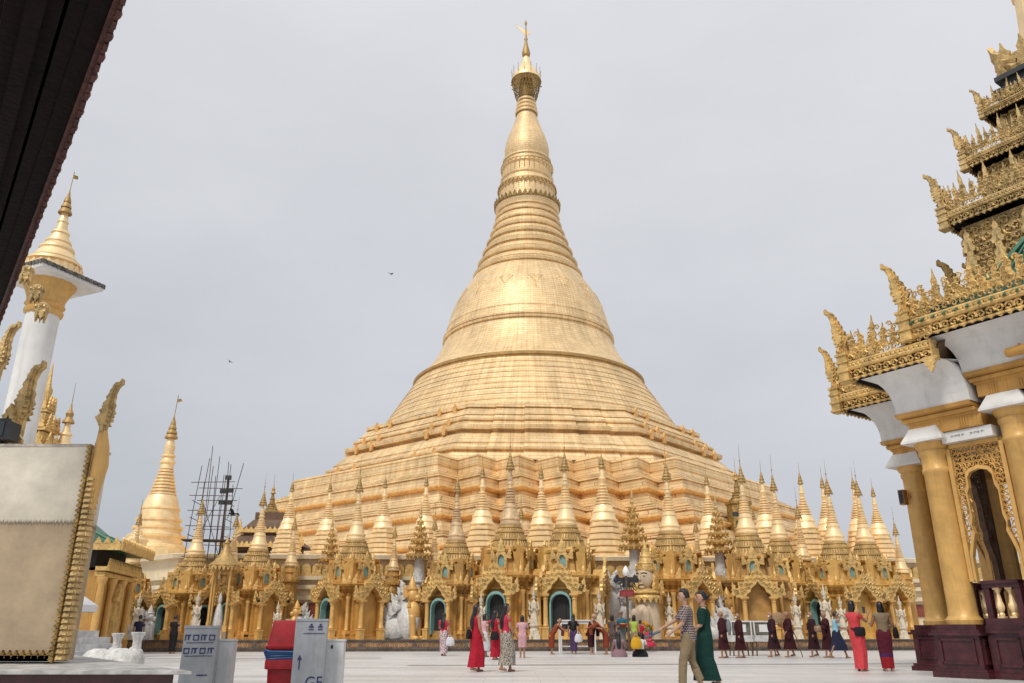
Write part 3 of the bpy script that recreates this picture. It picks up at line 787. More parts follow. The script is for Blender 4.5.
# small spires crowding between the shrines
sp0 = None
for i, (x, y, z, h, lb) in enumerate(((-16.1, 48.6, 4.3, .80, 'small gilt spire left of the domed kiosk, behind the shrines'), (-12.7, 48.4, 4.4, .72, 'small gilt spire right behind the red bin shrine'),
        (-6.9, 48.6, 4.2, .66, 'small gilt spire left of the white sphinx, behind the shrines'), (-4.55, 48.3, 4.4, .74, 'small gilt spire just left of the grimy worn spire'), (.55, 48.6, 4.9, .82, 'small dark-tipped spire just right of the dull ringed spire'),
        (11.1, 48.2, 4.4, .74, 'small gilt spire left of the leaf umbrella near the walking couple'), (14.9, 49.0, 4.8, .90, 'small gilt spire between beaded bell shrine and its right neighbour'), (17.7, 48.6, 4.9, .88, 'small gilt spire left of the stupa in the right-hand gap'),
        (20.1, 49.2, 5.1, .95, 'small gilt spire crowded against the shrine behind the photographer'), (22.0, 49.0, 4.8, .86, 'small gilt spire above the woman in the tan blouse'), (23.6, 48.2, 4.2, .78, 'small gilt spire touching the lacquered pavilion column'))):
    if sp0 is None:
        sp0 = o = thing('gilt_spire', 'x', 'spire', group='small spires crowded between the shrines')
        b = MB(); b.lathe([(-3.9, .62), (-1.2, .60), (-1.15, .78), (-.95, .78), (-.9, .66), (-.5, .60), (-.45, .70), (-.3, .68), (-.25, .5), (0, .46)], 12, smooth=False); b.build('drum', G_PAINT, o)
        for k in range(4):
            b = MB(); b.prism(flame(.5, 1.0, k % 2), .1, T(.62*cos(k*pi/2), .62*sin(k*pi/2), -.95, k*pi/2+pi/2)); b.build('leaf', G_ORN, o)
        make_spire(o, 0, .95)
    else: o = dup(sp0)
    px, py = row(x, y); place(o, (px, py, z), R(20+31*i), (h, h, h), lb)

# ------------------------------------------------------------------ tiered leaf umbrellas on white posts
def make_tiered():
    rt = thing('tiered_umbrella', 'x', 'umbrella', group='tiered gold leaf umbrellas on white posts')
    b = MB(); b.lathe([(0, .65), (.3, .65), (.35, .52), (.7, .5), (.75, .6), (.85, .6), (.9, .46), (1.6, .44), (1.7, .52), (1.8, .52), (1.85, .4), (2.6, .36), (2.7, .46), (2.8, .46), (2.85, .3), (4.2, .26)], 14)
    for k in range(8):
        a = 2*pi*k/8; b.prism(flame(.3, .5), .1, T(.42*cos(a), .42*sin(a), .9, a+pi/2)); b.prism(flame(.26, .45), .1, T(.33*cos(a), .33*sin(a), 1.85, a+pi/2)); b.prism(flame(.22, .4), .08, T(.28*cos(a), .28*sin(a), 2.85, a+pi/2))
    b.build('post', STUCCO, rt)
    z = 4.1
    for i, (r, n) in enumerate(((.84, 18), (.70, 15), (.56, 12), (.42, 10), (.30, 8), (.19, 6))):
        t = MB(); h = .30-.018*i
        t.lathe([(-.04, r*.45), (0, r*.86), (.04, r*.92), (.09, r*.92), (.12, r*.8), (.15, r*.36), (h*1.35, r*.30)], 18, (0, 0, z), cap0=True)
        for k in range(n):
            a = 2*pi*k/n
            t.prism(flame(2*pi*r/n*.86, h*.62), .045, T(r*.90*cos(a), r*.90*sin(a), z+.06, a+pi/2, R(16)))
            t.ball((r*.95*cos(a), r*.95*sin(a), z-.03), (.045, .045, .06), 5, 4)
        t.build('leaf_crown', G_ORN, rt)
        z += h*1.5
    t = MB(); t.lathe([(0, .1), (.1, .13), (.2, .06), (.35, .09), (.5, .05), (1.0, .012)], 8, (0, 0, z)); t.build('tip', G_ORN2, rt)
    return rt
u0 = make_tiered()
for i, (x, y, z, s, lb) in enumerate(((-10.4, 47, .52, .92, 'tiered leaf umbrella left of the shrine beside the red bin'),
                                     (-5.3, 47, .9, .97, 'tiered leaf umbrella on white post above the white sphinx, left of floral skirt'),
                                     (7.05, 47.2, .8, 1.12, 'tiered leaf umbrella with widest crown above the big golden-hatted face'),
                                     (11.95, 47.2, .8, 1.07, 'tiered leaf umbrella on a thick white post right of the walking couple'))):
    o = u0 if i == 0 else dup(u0)
    px, py = row(x, y-.079*x)
    place(o, (x, y, z), R(10*i), s, lb)

# ------------------------------------------------------------------ low tiled wall with ring ornaments
def tile_mat():
    m, nt, b = nodes('ring_tile')
    tc = N(nt, 'ShaderNodeTexCoord'); sp = N(nt, 'ShaderNodeSeparateXYZ'); L(nt, tc.outputs['Object'], sp.inputs[0])
    def mth(op, a, bb=None, v=None):
        n = N(nt, 'ShaderNodeMath', operation=op)
        if hasattr(a, 'links') or not isinstance(a, (int, float)): L(nt, a, n.inputs[0])
        else: n.inputs[0].default_value = a
        if bb is not None:
            if isinstance(bb, (int, float)): n.inputs[1].default_value = bb
            else: L(nt, bb, n.inputs[1])
        return n.outputs[0]
    fx = mth('MULTIPLY', mth('SUBTRACT', mth('FRACT', mth('DIVIDE', sp.outputs['X'], .46)), .5), .46)
    fz = mth('SUBTRACT', sp.outputs['Z'], .30)
    d = mth('SQRT', mth('ADD', mth('MULTIPLY', fx, fx), mth('MULTIPLY', fz, fz)))
    rp = N(nt, 'ShaderNodeValToRGB'); rp.color_ramp.interpolation = 'CONSTANT'; e = rp.color_ramp.elements
    e[0].color = (.30, .17, .06, 1); e[1].position = .06; e[1].color = (.20, .07, .04, 1)
    for p, c in ((.095, (.42, .30, .15)), (.135, (.10, .075, .05)), (.16, (.34, .17, .085)), (.225, (.16, .09, .05)), (.25, (.30, .13, .065))):
        x = e.new(p); x.color = (*c, 1)
    L(nt, d, rp.inputs['Fac'])
    n1 = N(nt, 'ShaderNodeTexNoise', Scale=1.7, Detail=7.0); L(nt, tc.outputs['Object'], n1.inputs['Vector'])
    mp = N(nt, 'ShaderNodeMapRange'); mp.inputs['From Min'].default_value = .3; mp.inputs['From Max'].default_value = .7; mp.inputs['To Min'].default_value = .45; mp.inputs['To Max'].default_value = 1.25; L(nt, n1.outputs['Fac'], mp.inputs['Value'])
    mx = N(nt, 'ShaderNodeMix', data_type='RGBA', blend_type='MULTIPLY'); mx.inputs['Factor'].default_value = 1
    L(nt, rp.outputs['Color'], mx.inputs['A']); L(nt, mp.outputs[0], mx.inputs['B']); L(nt, mx.outputs['Result'], b.inputs['Base Color'])
    b.inputs['Roughness'].default_value = .45
    return m
DKSTONE = mat('dark_wall_stone', (.115, .085, .065), .6, 0, (2.5, .4), (8, .3), (16, .2))
wl = thing('tiled_wall', 'low dark wall with ring-patterned tiles along the foot of the shrines', 'wall', (0, 42.85, 0), A0)
b = MB(); b.box((1.8, 0, .10), (45, .30, .20)); b.box((1.8, 0, .135), (45, .36, .06)); b.build('footing', DKSTONE, wl)
b = MB(); b.box((1.8, 0, .30), (45, .22, .29)); b.build('tile_panel', tile_mat(), wl)
b = MB(); b.box((1.8, 0, .475), (45, .30, .06)); b.box((1.8, 0, .53), (45, .36, .05)); b.build('coping', DKSTONE, wl)
b = MB()
for i in range(18):
    b.box((-20.5+i*2.6, 0, .30), (.16, .27, .285))
b.build('pier_strip', DKSTONE, wl)

# ------------------------------------------------------------------ cream guardian statues between the shrines
def make_guardian():
    rt = thing('guardian_statue', 'x', 'statue', group='cream guardian statues between the shrines')
    b = MB(); b.box((0, 0, .12), (.62, .62, .24)); b.box((0, 0, .32), (.5, .5, .16)); b.lathe([(.4, .27), (.5, .22), (.62, .3), (.66, .28)], 12); b.build('pedestal', CREAM, rt)
    b = MB()
    b.lathe([(.62, .25), (.8, .24), (1.0, .20), (1.15, .17), (1.3, .16), (1.5, .19), (1.62, .19), (1.68, .09), (1.74, .065)], 14, lobes=7, amp=.05)
    b.ball((0, -.01, 1.85), (.10, .115, .135)); b.ball((0, -.12, 1.84), (.02, .03, .03), 6, 4)
    for sx in (-1, 1):
        b.tube([(sx*.19, 0, 1.58), (sx*.29, -.04, 1.34), (sx*.16, -.2, 1.28), (sx*.04, -.24, 1.42)], [.065, .055, .045, .04], 7)
        b.prism(flame(.14, .26, sx > 0), .06, T(sx*.21, .02, 1.54, 0, 0, sx*R(30)))
        b.prism(flame(.16, .32, sx > 0), .06, T(sx*.24, .02, .75, 0, 0, sx*R(22)))
        b.prism(flame(.13, .26, sx > 0), .06, T(sx*.19, .02, 1.1, 0, 0, sx*R(25)))
        b.ball((sx*.11, 0, 1.84), (.02, .03, .05), 6, 4)
    b.build('figure', CREAM, rt)
    b = MB(); b.lathe([(1.93, .125), (1.98, .14), (2.02, .10), (2.1, .10), (2.13, .07), (2.24, .06), (2.5, .008)], 12)
    for k in range(7): a = 2*pi*k/7; b.prism(flame(.09, .18), .03, T(.12*cos(a), .12*sin(a), 1.98, a+pi/2))
    b.build('crown', CREAM, rt)
    return rt
g0 = make_guardian()
gs = [(-19.0, 44.2, .95, 'cream guardian statue left of the scaffolded shrine doorway'),
      (-16.0, 43.9, 1.0, 'cream guardian statue between scaffolded shrine and red bin shrine'),
      (-12.0, 44.0, .8, 'cream guardian statue right behind the grey box with letters'),
      (-1.62, 44.0, 1.0, 'cream guardian statue between the grimy spired and dull spired shrines'),
      (1.15, 43.9, 1.18, 'tall cream guardian statue standing just right of the pink dress'),
      (4.62, 44.0, 1.1, 'cream guardian statue right of the dark doorway, above the bowing monks'),
      (8.35, 43.9, 1.02, 'cream guardian statue just left of the patterned shirt'),
      (11.2, 44.2, .98, 'cream guardian statue right of the woman in green'),
      (15.2, 43.8, 1.05, 'cream guardian statue above the monk holding a fan'),
      (16.9, 43.9, 1.2, 'cream guardian statue above the masked monk in the middle'),
      (17.7, 43.8, .95, 'cream guardian statue above the man in light blue'),
      (21.4, 44.6, .95, 'cream guardian statue beside the woman with brown top')]
for i, (x, y, s, lb) in enumerate(gs):
    o = g0 if i == 0 else dup(g0)
    place(o, (x, y+.079*x, .52), R(random.uniform(-25, 25)), (s*.78, s*.78, s*.96), lb)

# ------------------------------------------------------------------ big seated sphinx with a human face and gold hat
sx_ = thing('face_statue', 'large cream seated statue with a human face, gold conical hat and collar', 'statue', (7.2, 44.5, .52), R(-42))
b = MB()
b.lathe([(0, .66), (.3, .68), (.9, .64), (1.5, .60), (2.0, .54), (2.3, .4), (2.45, .3), (2.7, .28)], 20)
b.ball((0, -.55, .9), (.55, .5, .9)); b.capsule((.3, -.75, 1.3), (.33, -.85, .1), .26, .2); b.capsule((-.3, -.75, 1.3), (-.33, -.85, .1), .26, .2)
b.ball((0, -.08, 3.15), (.46, .52, .62), 18, 12)
b.prism([(-.07, 0), (.07, 0), (.03, .42), (-.03, .42)], .2, T(0, -.58, 2.98, 0, R(-10)))
b.ball((0, -.56, 2.80), (.16, .08, .045)); b.ball((0, -.46, 2.62), (.16, .12, .1))
b.build('body', BEIGE, sx_)
b = MB()
for s in (-1, 1):
    b.tube([(s*.08, -.575, 3.30), (s*.2, -.55, 3.36), (s*.34, -.43, 3.31)], .026, 5); b.ball((s*.2, -.54, 3.18), (.085, .03, .03), 8, 5)
b.build('brow', HAIR, sx_)
b = MB()
b.lathe([(3.42, .50), (3.5, .56), (3.58, .56), (3.62, .46), (3.8, .42), (3.84, .46), (3.9, .44), (3.94, .36), (4.15, .31), (4.2, .34), (4.26, .32), (4.3, .24), (4.55, .18), (4.6, .2), (4.65, .12), (5.1, .02)], 20, (0, .02, 0))
for k in range(12): a = 2*pi*k/12; b.prism(flame(.22, .3), .06, T(.52*cos(a), .52*sin(a)+.02, 3.52, a+pi/2))
b.build('hat', G_ORN, sx_)
b = MB()
b.lathe([(2.28, .72), (2.34, .78), (2.42, .62), (2.5, .52), (2.55, .34)], 20, cap0=False, cap1=False); b.lathe([(1.95, .66), (2.05, .80), (2.2, .74), (2.3, .6)], 20, cap0=False, cap1=False)
for k in range(16): a = 2*pi*k/16; b.prism([(x, -z) for x, z in flame(.24, .34)][::-1], .06, T(.78*cos(a), .78*sin(a), 2.12, a+pi/2))
b.build('collar', G_ORN, sx_)
b = MB()
for s in (-1, 1): b.prism(flame(.5, 1.3, s > 0), .14, T(s*.50, .14, 2.5, R(90), 0, 0)); b.ball((s*.47, .02, 3.0), (.06, .12, .34))
b.build('ear_flame', G_ORN, sx_)

# white winged stucco sphinxes seen beside the shrines
def sphinx(name, lb, loc, rz, s, goldfront):
    rt = thing(name, lb, 'statue', loc, rz, None, s)
    b = MB()
    b.ball((.9, 0, .62), (.85, .62, .66), 16, 10); b.ball((0, 0, 1.0), (.7, .5, .95), 16, 10)
    b.ball((1.35, -.38, .4), (.52, .34, .42)); b.ball((1.35, .38, .4), (.52, .34, .42))
    for sgn in (-1, 1):
        for i in range(5): b.prism(flame(.42, 1.0-.1*i, 1), .12, T(.35+.28*i, sgn*.48, 1.45-.22*i, 0, 0, R(28)))
    for i in range(6): b.prism(flame(.5, .8, 1), .16, T(.25+.1*i, 0, 2.3-.33*i, 0, 0, R(25+6*i)))
    b.tube([(1.5, 0, .7), (2.0, 0, 1.2), (1.8, 0, 1.9), (1.5, 0, 2.0)], [.16, .14, .12, .08], 8)
    b.build('body', STUCCO, rt)
    b = MB()
    b.ball((-.32, 0, 1.35), (.40, .42, .62)); b.ball((-.25, 0, 2.2), (.34, .34, .40)); b.ball((-.55, 0, 2.1), (.22, .2, .16)); b.ball((-.58, 0, 1.96), (.16, .17, .06))
    b.lathe([(2.45, .3), (2.55, .34), (2.6, .24), (2.8, .2), (3.2, .02)], 14, (-.2, 0, 0))
    for sgn in (-1, 1):
        b.capsule((-.45, sgn*.24, 1.1), (-.55, sgn*.26, .12), .2, .15); b.ball((-.68, sgn*.26, .1), (.22, .15, .11)); b.prism(flame(.3, .7), .1, T(-.12, sgn*.34, 2.1, 0, 0, R(20)))
        b.ball((-.44, sgn*.17, 2.3), .06, 6, 5)
    for k in range(9): a = pi*k/8; b.prism(flame(.2, .34), .06, T(-.32+.08*sin(a), .4*cos(a), 1.62, a))
    b.build('front', goldfront, rt)
    return rt
sphinx('sphinx_statue', 'white winged sphinx with gold head and chest, left of the floral skirt', (-5.5, 44.6, .52), R(150), 1.0, G_COL)
sphinx('sphinx_statue', 'white winged sphinx crouching behind the seated worshippers', (5.5, 46.9, 1.2), R(35), 1.0, STUCCO)
sphinx('sphinx_statue', 'small gold-fronted sphinx left of the red bin shrine doorway', (-11.2, 44.2, .52), R(30), .62, G_COL)
sphinx('sphinx_statue', 'gold-fronted white sphinx between the walking couple and glass boxes', (11.6, 45.6, .52), R(200), .85, G_COL)
sphinx('sphinx_statue', 'white winged sphinx at the far left below the scaffolding', (-18.7, 43.2, .3), R(190), .6, STUCCO)
# ------------------------------------------------------------------ background stupa on the left
bs = thing('distant_stupa', 'tall gold stupa rising behind the ochre hall at the left', 'stupa', (-31.4, 72, 0), 0, None, (.92, .92, 1))
b = MB(); b.lathe([(0, 4.6), (3.0, 4.6), (3.1, 4.9), (3.4, 4.9), (3.5, 4.1), (5.4, 3.9), (5.5, 4.2), (5.8, 4.2), (5.9, 3.4), (7.6, 3.2)], 16, smooth=False); b.build('terrace', G_SPIRE, bs)
b = MB(); b.lathe([(7.5, 2.7), (7.7, 2.8), (7.9, 2.75), (8.0, 2.45), (8.5, 2.4), (8.6, 2.65), (8.8, 2.65), (8.9, 2.2), (9.3, 2.15), (9.35, 2.3), (9.55, 2.3), (9.6, 2.0), (10.0, 1.95), (10.05, 2.12), (10.25, 2.1), (10.3, 1.85), (11.0, 1.72), (11.05, 1.82), (11.2, 1.8), (11.25, 1.66), (11.9, 1.5), (12.3, 1.3)], 40, cap0=False)
b.build('bell', G_SPIRE, bs)
b = MB(); p = []; z, r = 12.3, 1.28
for i in range(8): p += [(z, r-.18), (z+.06, r), (z+.2, r-.02), (z+.25, r-.26)]; z += .3; r -= .078
p += [(z, .66), (z+.5, .6), (z+.55, .75), (z+.75, .74), (z+.8, .58), (z+1.1, .52), (z+1.15, .68), (z+1.3, .66), (z+1.35, .45), (z+2.0, .5), (z+2.4, .42), (z+3.1, .24)]
b.lathe(p, 28, cap0=False); b.build('spire', G_SPIRE, bs); z += 3.0
b = MB()
for i, q in enumerate((.62, .5, .38, .26)): b.lathe([(i*.42, q*.8), (i*.42-.14, q), (i*.42, q), (i*.42+.3, q*.62)], 16, (0, 0, z))
b.lathe([(1.6, .14), (2.2, .03)], 8, (0, 0, z)); b.build('umbrella', G_ROOF, bs)
b = MB(); b.tube([(0, 0, z+1.9), (.1, 0, z+4.0)], .035, 5); b.prism([(0, 0), (.5, .1), (.35, .35), (0, .3)], .04, T(.08, 0, z+3.3)); b.build('rod', G_DARK, bs)

def thin_spire(lb, loc, s, m=G_SPIRE, base=True):
    rt = thing('small_spire', lb, 'spire', loc, 0, None, s)
    b = MB()
    if base: b.lathe([(-4, 1.2), (-.6, 1.15), (-.5, 1.3), (-.3, 1.3), (-.2, .9), (0, .8)], 8, smooth=False); 
    b.lathe([(0, .62), (.1, .66), (.3, .5), (.35, .56), (.5, .42), (.6, .46), (.7, .3), (1.1, .24), (1.15, .3), (1.25, .28), (1.3, .2), (1.9, .12)], 16); b.build('bell', m, rt)
    b = MB(); b.lathe([(1.85, .22), (1.8, .3), (1.9, .28), (2.1, .16), (2.3, .2), (2.5, .08), (2.9, .02)], 12); b.build('umbrella', G_ROOF, rt)
    b = MB(); b.tube([(0, 0, 2.8), (0, 0, 4.0)], [.02, .01], 4); b.build('rod', G_DARK, rt)
    return rt
thin_spire('small pale spire peeping over the cream plaster wall', (-17.15, 30, 7.2), .74)
thin_spire('slim little spire above the green roof of the ochre hall', (-25.3, 55, 6.9), .62)
thin_spire('slim dark spire top beyond the big pagoda terraces', (21.4, 76, 12.6), 1.0, G_DARK)
thin_spire('dark thin spire behind the black timber roof', (-19.7, 66, 10.2), .75, G_DARK)

# carved gilt roof corner seen between column and plaster wall
rc = thing('roof_turret', 'red and gold carved turret beside the small pale spire', 'turret', (-17.9, 29.5, 6.6))
for i in range(4):
    b = MB(); w_ = .9-.2*i; z = .75*i
    b.box((0, 0, z), (w_*2, w_*2, .12)); b.box((0, 0, z+.35), (w_*1.1, w_*1.1, .6))
    for k in range(4):
        M = Matrix.Rotation(k*pi/2, 4, 'Z')
        for x in (-.6, 0, .6): b.prism(flame(.5*w_, .55), .06, M @ T(x*w_, -w_, z+.05))
    b.build('tier', G_ORN, rc)
b = MB(); b.lathe([(2.9, .16), (3.1, .2), (3.3, .1), (4.2, .02)], 8); b.build('tip', G_ORN, rc)

# ------------------------------------------------------------------ ochre hall at the left with a green roof
hall = thing('ochre_hall', 'ochre hall with gilt columns and green roof behind the gilded wall edge', 'building', (-17.7, 35.6, 0), R(90+11), None, (.66, .8, .88))
b = MB(); b.box((3.9, 2.6, 1.95), (7.6, 5, 3.9)); b.build('wall', G_PAINT, hall)
for i in range(4):
    b = MB(); x = .1+i*2.5
    b.box((x, -.1, .3), (.5, .5, .6)); b.lathe([(.6, .24), (.7, .26), (.8, .2), (3.2, .18), (3.3, .24), (3.5, .3), (3.6, .3)], 16, (x, -.1, 0)); b.build('column', G_COL, hall)
b = MB(); b.box((3.9, .02, 3.72), (8.0, .5, .22)); b.box((3.9, -.1, 3.98), (8.3, .7, .2))
for i in range(20): b.prism(flame(.4, .42), .1, T(-.1+i*.42, -.4, 4.05))
b.build('cornice', G_ORN, hall)
b = MB(); b.box((3.9, 2.4, 4.5), (7.2, 4.0, .9)); b.build('clerestory', DARK, hall)
b = MB()
b.loft([[(-.6, -.9, 4.95), (8.4, -.9, 4.95), (8.4, 5.6, 4.95), (-.6, 5.6, 4.95)], [(.9, 1.2, 5.9), (6.9, 1.2, 5.9), (6.9, 3.6, 5.9), (.9, 3.6, 5.9)], [(1.8, 2.1, 6.6), (6.0, 2.1, 6.6), (6.0, 2.7, 6.6), (1.8, 2.7, 6.6)]])
for i in range(26): b.tube([(-.5+i*.34, -.9, 5.0), (.9+i*.235, 1.2, 5.95)], .035, 4)
b.build('roof', GREENROOF, hall)
b = MB(); b.box((3.9, -.95, 4.98), (9.2, .16, .3)); b.box((-.66, 2.3, 4.98), (.16, 6.5, .3))
for i in range(22): b.prism(flame(.36, .36), .08, T(-.5+i*.43, -.98, 5.1))
for i in range(14): b.prism(flame(.36, .36), .08, T(-.7, -.7+i*.46, 5.1, R(90)))
b.build('eave_fretwork', G_ORN, hall)
b = MB(); b.prism([(-.3, 0), (.3, 0), (.35, 1.2), (.2, 1.7), (0, 2.1), (-.2, 1.7), (-.35, 1.2)], .2, T(3.0, -.35, .9)); b.box((2.62, -.4, .9), (.14, .2, 1.8)); b.box((3.38, -.4, .9), (.14, .2, 1.8)); b.prism(flame(1.1, .9), .2, T(3.0, -.45, 2.5)); b.build('niche_frame', G_ORN, hall)

# dark teak roof far behind
dr = thing('dark_pavilion', 'black timber tiered roof with gold edges behind the left shrines', 'building', (-18.7, 61, -1.2))
b = MB(); b.box((.6, 0, 2.7), (9.0, 6, 5.4)); b.build('body', WOOD, dr)
for i, (w_, z) in enumerate(((5.2, 5.4), (4.0, 6.7), (2.9, 7.9), (1.9, 9.0))):
    b = MB(); b.loft([[(-w_+.6, -w_*.7, z), (w_+.6, -w_*.7, z), (w_+.6, w_*.7, z), (-w_+.6, w_*.7, z)], [(-w_*.6+.6, -w_*.4, z+.9), (w_*.6+.6, -w_*.4, z+.9), (w_*.6+.6, w_*.4, z+.9), (-w_*.6+.6, w_*.4, z+.9)]])
    b.box((.6, 0, z+1.1), (w_*1.1, w_*.8, .7)); o = b.build('roof_tier', WOOD, dr)
    b = MB(); b.box((.6, -w_*.7-.05, z+.02), (w_*2.05, .1, .22)); b.box((.6-w_, 0, z+.02), (.1, w_*1.4, .22))
    n = int(w_*6)
    for k in range(n): b.prism(flame(.26, .26), .06, T(.6-w_+2*w_*(k+.5)/n, -w_*.7-.06, z+.1))
    for sx in (-1, 1): b.prism(flame(.32, .9, sx > 0), .1, T(.6+sx*w_, -w_*.7, z))
    b.build('fretwork', G_ORN, o)
# gilded domed kiosk
kd = thing('domed_kiosk', 'small kiosk with a scalloped gilt dome on posts left of the red bin shrine', 'kiosk', (-15.1, 43.3, .52), R(10), None, (.70, .70, 1))
b = MB(); b.lathe([(3.55, 1.05), (3.66, 1.12), (3.72, 1.05), (3.9, .78), (4.15, .5), (4.4, .32), (4.6, .22), (4.75, .16)], 20, lobes=10, amp=.03); b.lathe([(4.72, .16), (4.82, .22), (4.92, .1), (5.3, .015)], 10); b.build('dome', G_ROOF, kd)
b = MB()
for k in range(22): a = 2*pi*k/22; b.prism([(x, -z) for x, z in flame(.34, .36)][::-1], .05, T(1.05*cos(a), 1.05*sin(a), 3.72, a+pi/2))
b.build('fringe', G_ORN, kd)
for sx in (-1, 1):
    for sy in (-1, 1):
        b = MB(); b.box((sx*.6, sy*.6, .35), (.3, .3, .7)); b.lathe([(.7, .11), (.8, .13), (.9, .09), (3.4, .08), (3.5, .13), (3.66, .14)], 10, (sx*.6, sy*.6, 0)); b.build('post', G_COL, kd)
b = MB(); b.box((0, 0, .2), (1.5, 1.5, .4)); b.lathe([(.4, .4), (.9, .36), (1.3, .3), (1.6, .2), (1.75, .1), (1.95, .16), (2.1, .14), (2.3, .02)], 12); b.build('image', STUCCO, kd)

# bamboo scaffolding round a spire, with floodlights on a mast inside
sf = thing('scaffolding', 'bamboo scaffolding of thin dark poles around a shrine spire', 'scaffolding', (-17.3, 46.6, 0), R(8), None, (.86, 1, 1.05))
xs = (-1.05, -.62, -.2, .25, .66, 1.05)
for i, x in enumerate(xs):
    for y in (-1.0, 1.0):
        b = MB(); top = 8.9 + random.uniform(-.3, 1.7)
        b.tube([(x*1.12, y, 4.0), (x, y*.95, 6.5), (x*.92+random.uniform(-.12, .2), y*.9, top)], .024, 5); b.build('pole', BAMBOO, sf)
for y in (-1, 1):
    for z in (4.6, 5.4, 6.2, 7.0, 7.8, 8.5):
        b = MB(); b.tube([(-1.35, y*.97, z), (1.35+random.uniform(-.1, .3), y*.97, z+random.uniform(-.12, .12))], .021, 5); b.build('rail', BAMBOO, sf)
for x in (-1.05, 1.05):
    for z in (4.8, 5.7, 6.6, 7.5):
        b = MB(); b.tube([(x, -1.3, z), (x, 1.3, z+.05)], .021, 5); b.build('rail', BAMBOO, sf)
b = MB(); b.tube([(-1.0, -1, 4.5), (.6, -1, 7.8)], .021, 5); b.tube([(1.0, -1, 4.6), (-.5, -1, 7.6)], .021, 5); b.tube([(1.25, -1, 6.6), (1.9, -1.1, 9.6)], .024, 5); b.build('brace', BAMBOO, sf)
b = MB(); b.box((0, -.6, 5.46), (2.9, 1.0, .07)); b.build('platform', BAMBOO, sf)
def floods(lb, loc, top, lamps, rz, group):
    rt = thing('floodlight_mast', lb, 'floodlights', loc, rz)
    b = MB(); b.tube([(0, 0, 0), (0, 0, top)], [.07, .05], 8); b.build('mast', G_COL if group else BAMBOO, rt)
    for x, z in lamps:
        b = MB(); b.box((x, -.12, z), (.30, .16, .24), M=T(0, 0, 0, 0, 0)); b.tube([(0, 0, z-.1), (x, -.02, z-.1)], .025, 5)
        for s in (-1, 1): b.box((x+s*.16, -.1, z), (.02, .2, .26))
        o = b.build('lamp', STEEL, rt)
        b = MB(); b.box((x, -.203, z), (.25, .012, .19)); b.build('lens', GLASS_DK, o)
    return rt
floods('floodlight mast standing inside the bamboo scaffolding', (-16.75, 47.0, .5), 8.9, [(-.2, 7.5), (.22, 7.5), (-.2, 8.15), (.2, 8.2), (0, 8.95)], R(10), 0)
floods('floodlight pole with four black lamps beside the beaded bell spire', (13.25, 47.2, .5), 6.95, [(-.18, 6.85), (.2, 6.85), (-.02, 6.35), (0, 5.65)], R(-10), 1)

# ------------------------------------------------------------------ tall white column topped with a little stupa
wc = thing('white_column', 'tall white round column carrying a square slab and small gold stupa', 'column', (-14.2, 22.4, 0), R(66), None, (.84, .84, 1))
b = MB(); b.lathe([(0, .75), (.8, .75), (.85, .62), (4, .56), (10.1, .54)], 32); b.build('shaft', WHITE, wc)
b = MB(); b.lathe([(9.95, .56), (10.0, .62), (10.1, .64), (10.16, .58), (10.22, .60), (10.28, .66), (10.34, .60), (10.5, .62), (10.75, .74), (10.92, .86), (11.0, .88)], 36, lobes=18, amp=.02); b.build('capital', G_COL, wc)
b = MB(); b.box((0, 0, 11.06), (2.5, 2.5, .12)); b.build('slab', WHITE, wc)
b = MB(); b.box((0, 0, 11.16), (2.56, 2.56, .10))
for k in range(4):
    for i in range(15): b.box((-1.2+i*.17, -1.28, 11.15), (.11, .06, .12), M=Matrix.Rotation(k*pi/2, 4, 'Z'))
b.build('slab_edge', mat('mossy_edge', (.16, .15, .13), .85, 0, (5, .75), (14, .4)), wc)
b = MB(); b.lathe([(11.2, 1.02), (11.3, 1.05), (11.36, 1.0), (11.42, .9), (11.58, .88), (11.62, .96), (11.7, .94), (11.74, .78), (11.8, .8), (11.86, .74), (12.1, .56), (12.14, .6), (12.22, .58), (12.26, .5), (12.36, .42), (12.4, .45), (12.46, .43), (12.5, .36), (12.7, .28), (12.73, .32), (12.8, .29), (12.84, .22), (13.1, .17), (13.13, .2), (13.18, .17), (13.5, .1)], 32)
for k in range(24): a = 2*pi*k/24; b.prism(flame(.26, .2), .04, T(.98*cos(a), .98*sin(a), 11.36, a+pi/2))
b.build('bell', G_SPIRE, wc)
b = MB()
for i, q in enumerate((.24, .18, .13)): b.lathe([(13.5+i*.2, q*.8), (13.45+i*.2, q), (13.5+i*.2, q), (13.65+i*.2, q*.6)], 14)
b.lathe([(14.05, .07), (14.3, .02)], 8); b.build('umbrella', G_ROOF, wc)
b = MB(); b.tube([(0, 0, 14.2), (.02, 0, 15.0)], .015, 5); b.prism([(0, 0), (.2, .05), (.18, .16), (0, .14)], .02, T(.02, 0, 14.75)); b.build('rod', G_DARK, wc)

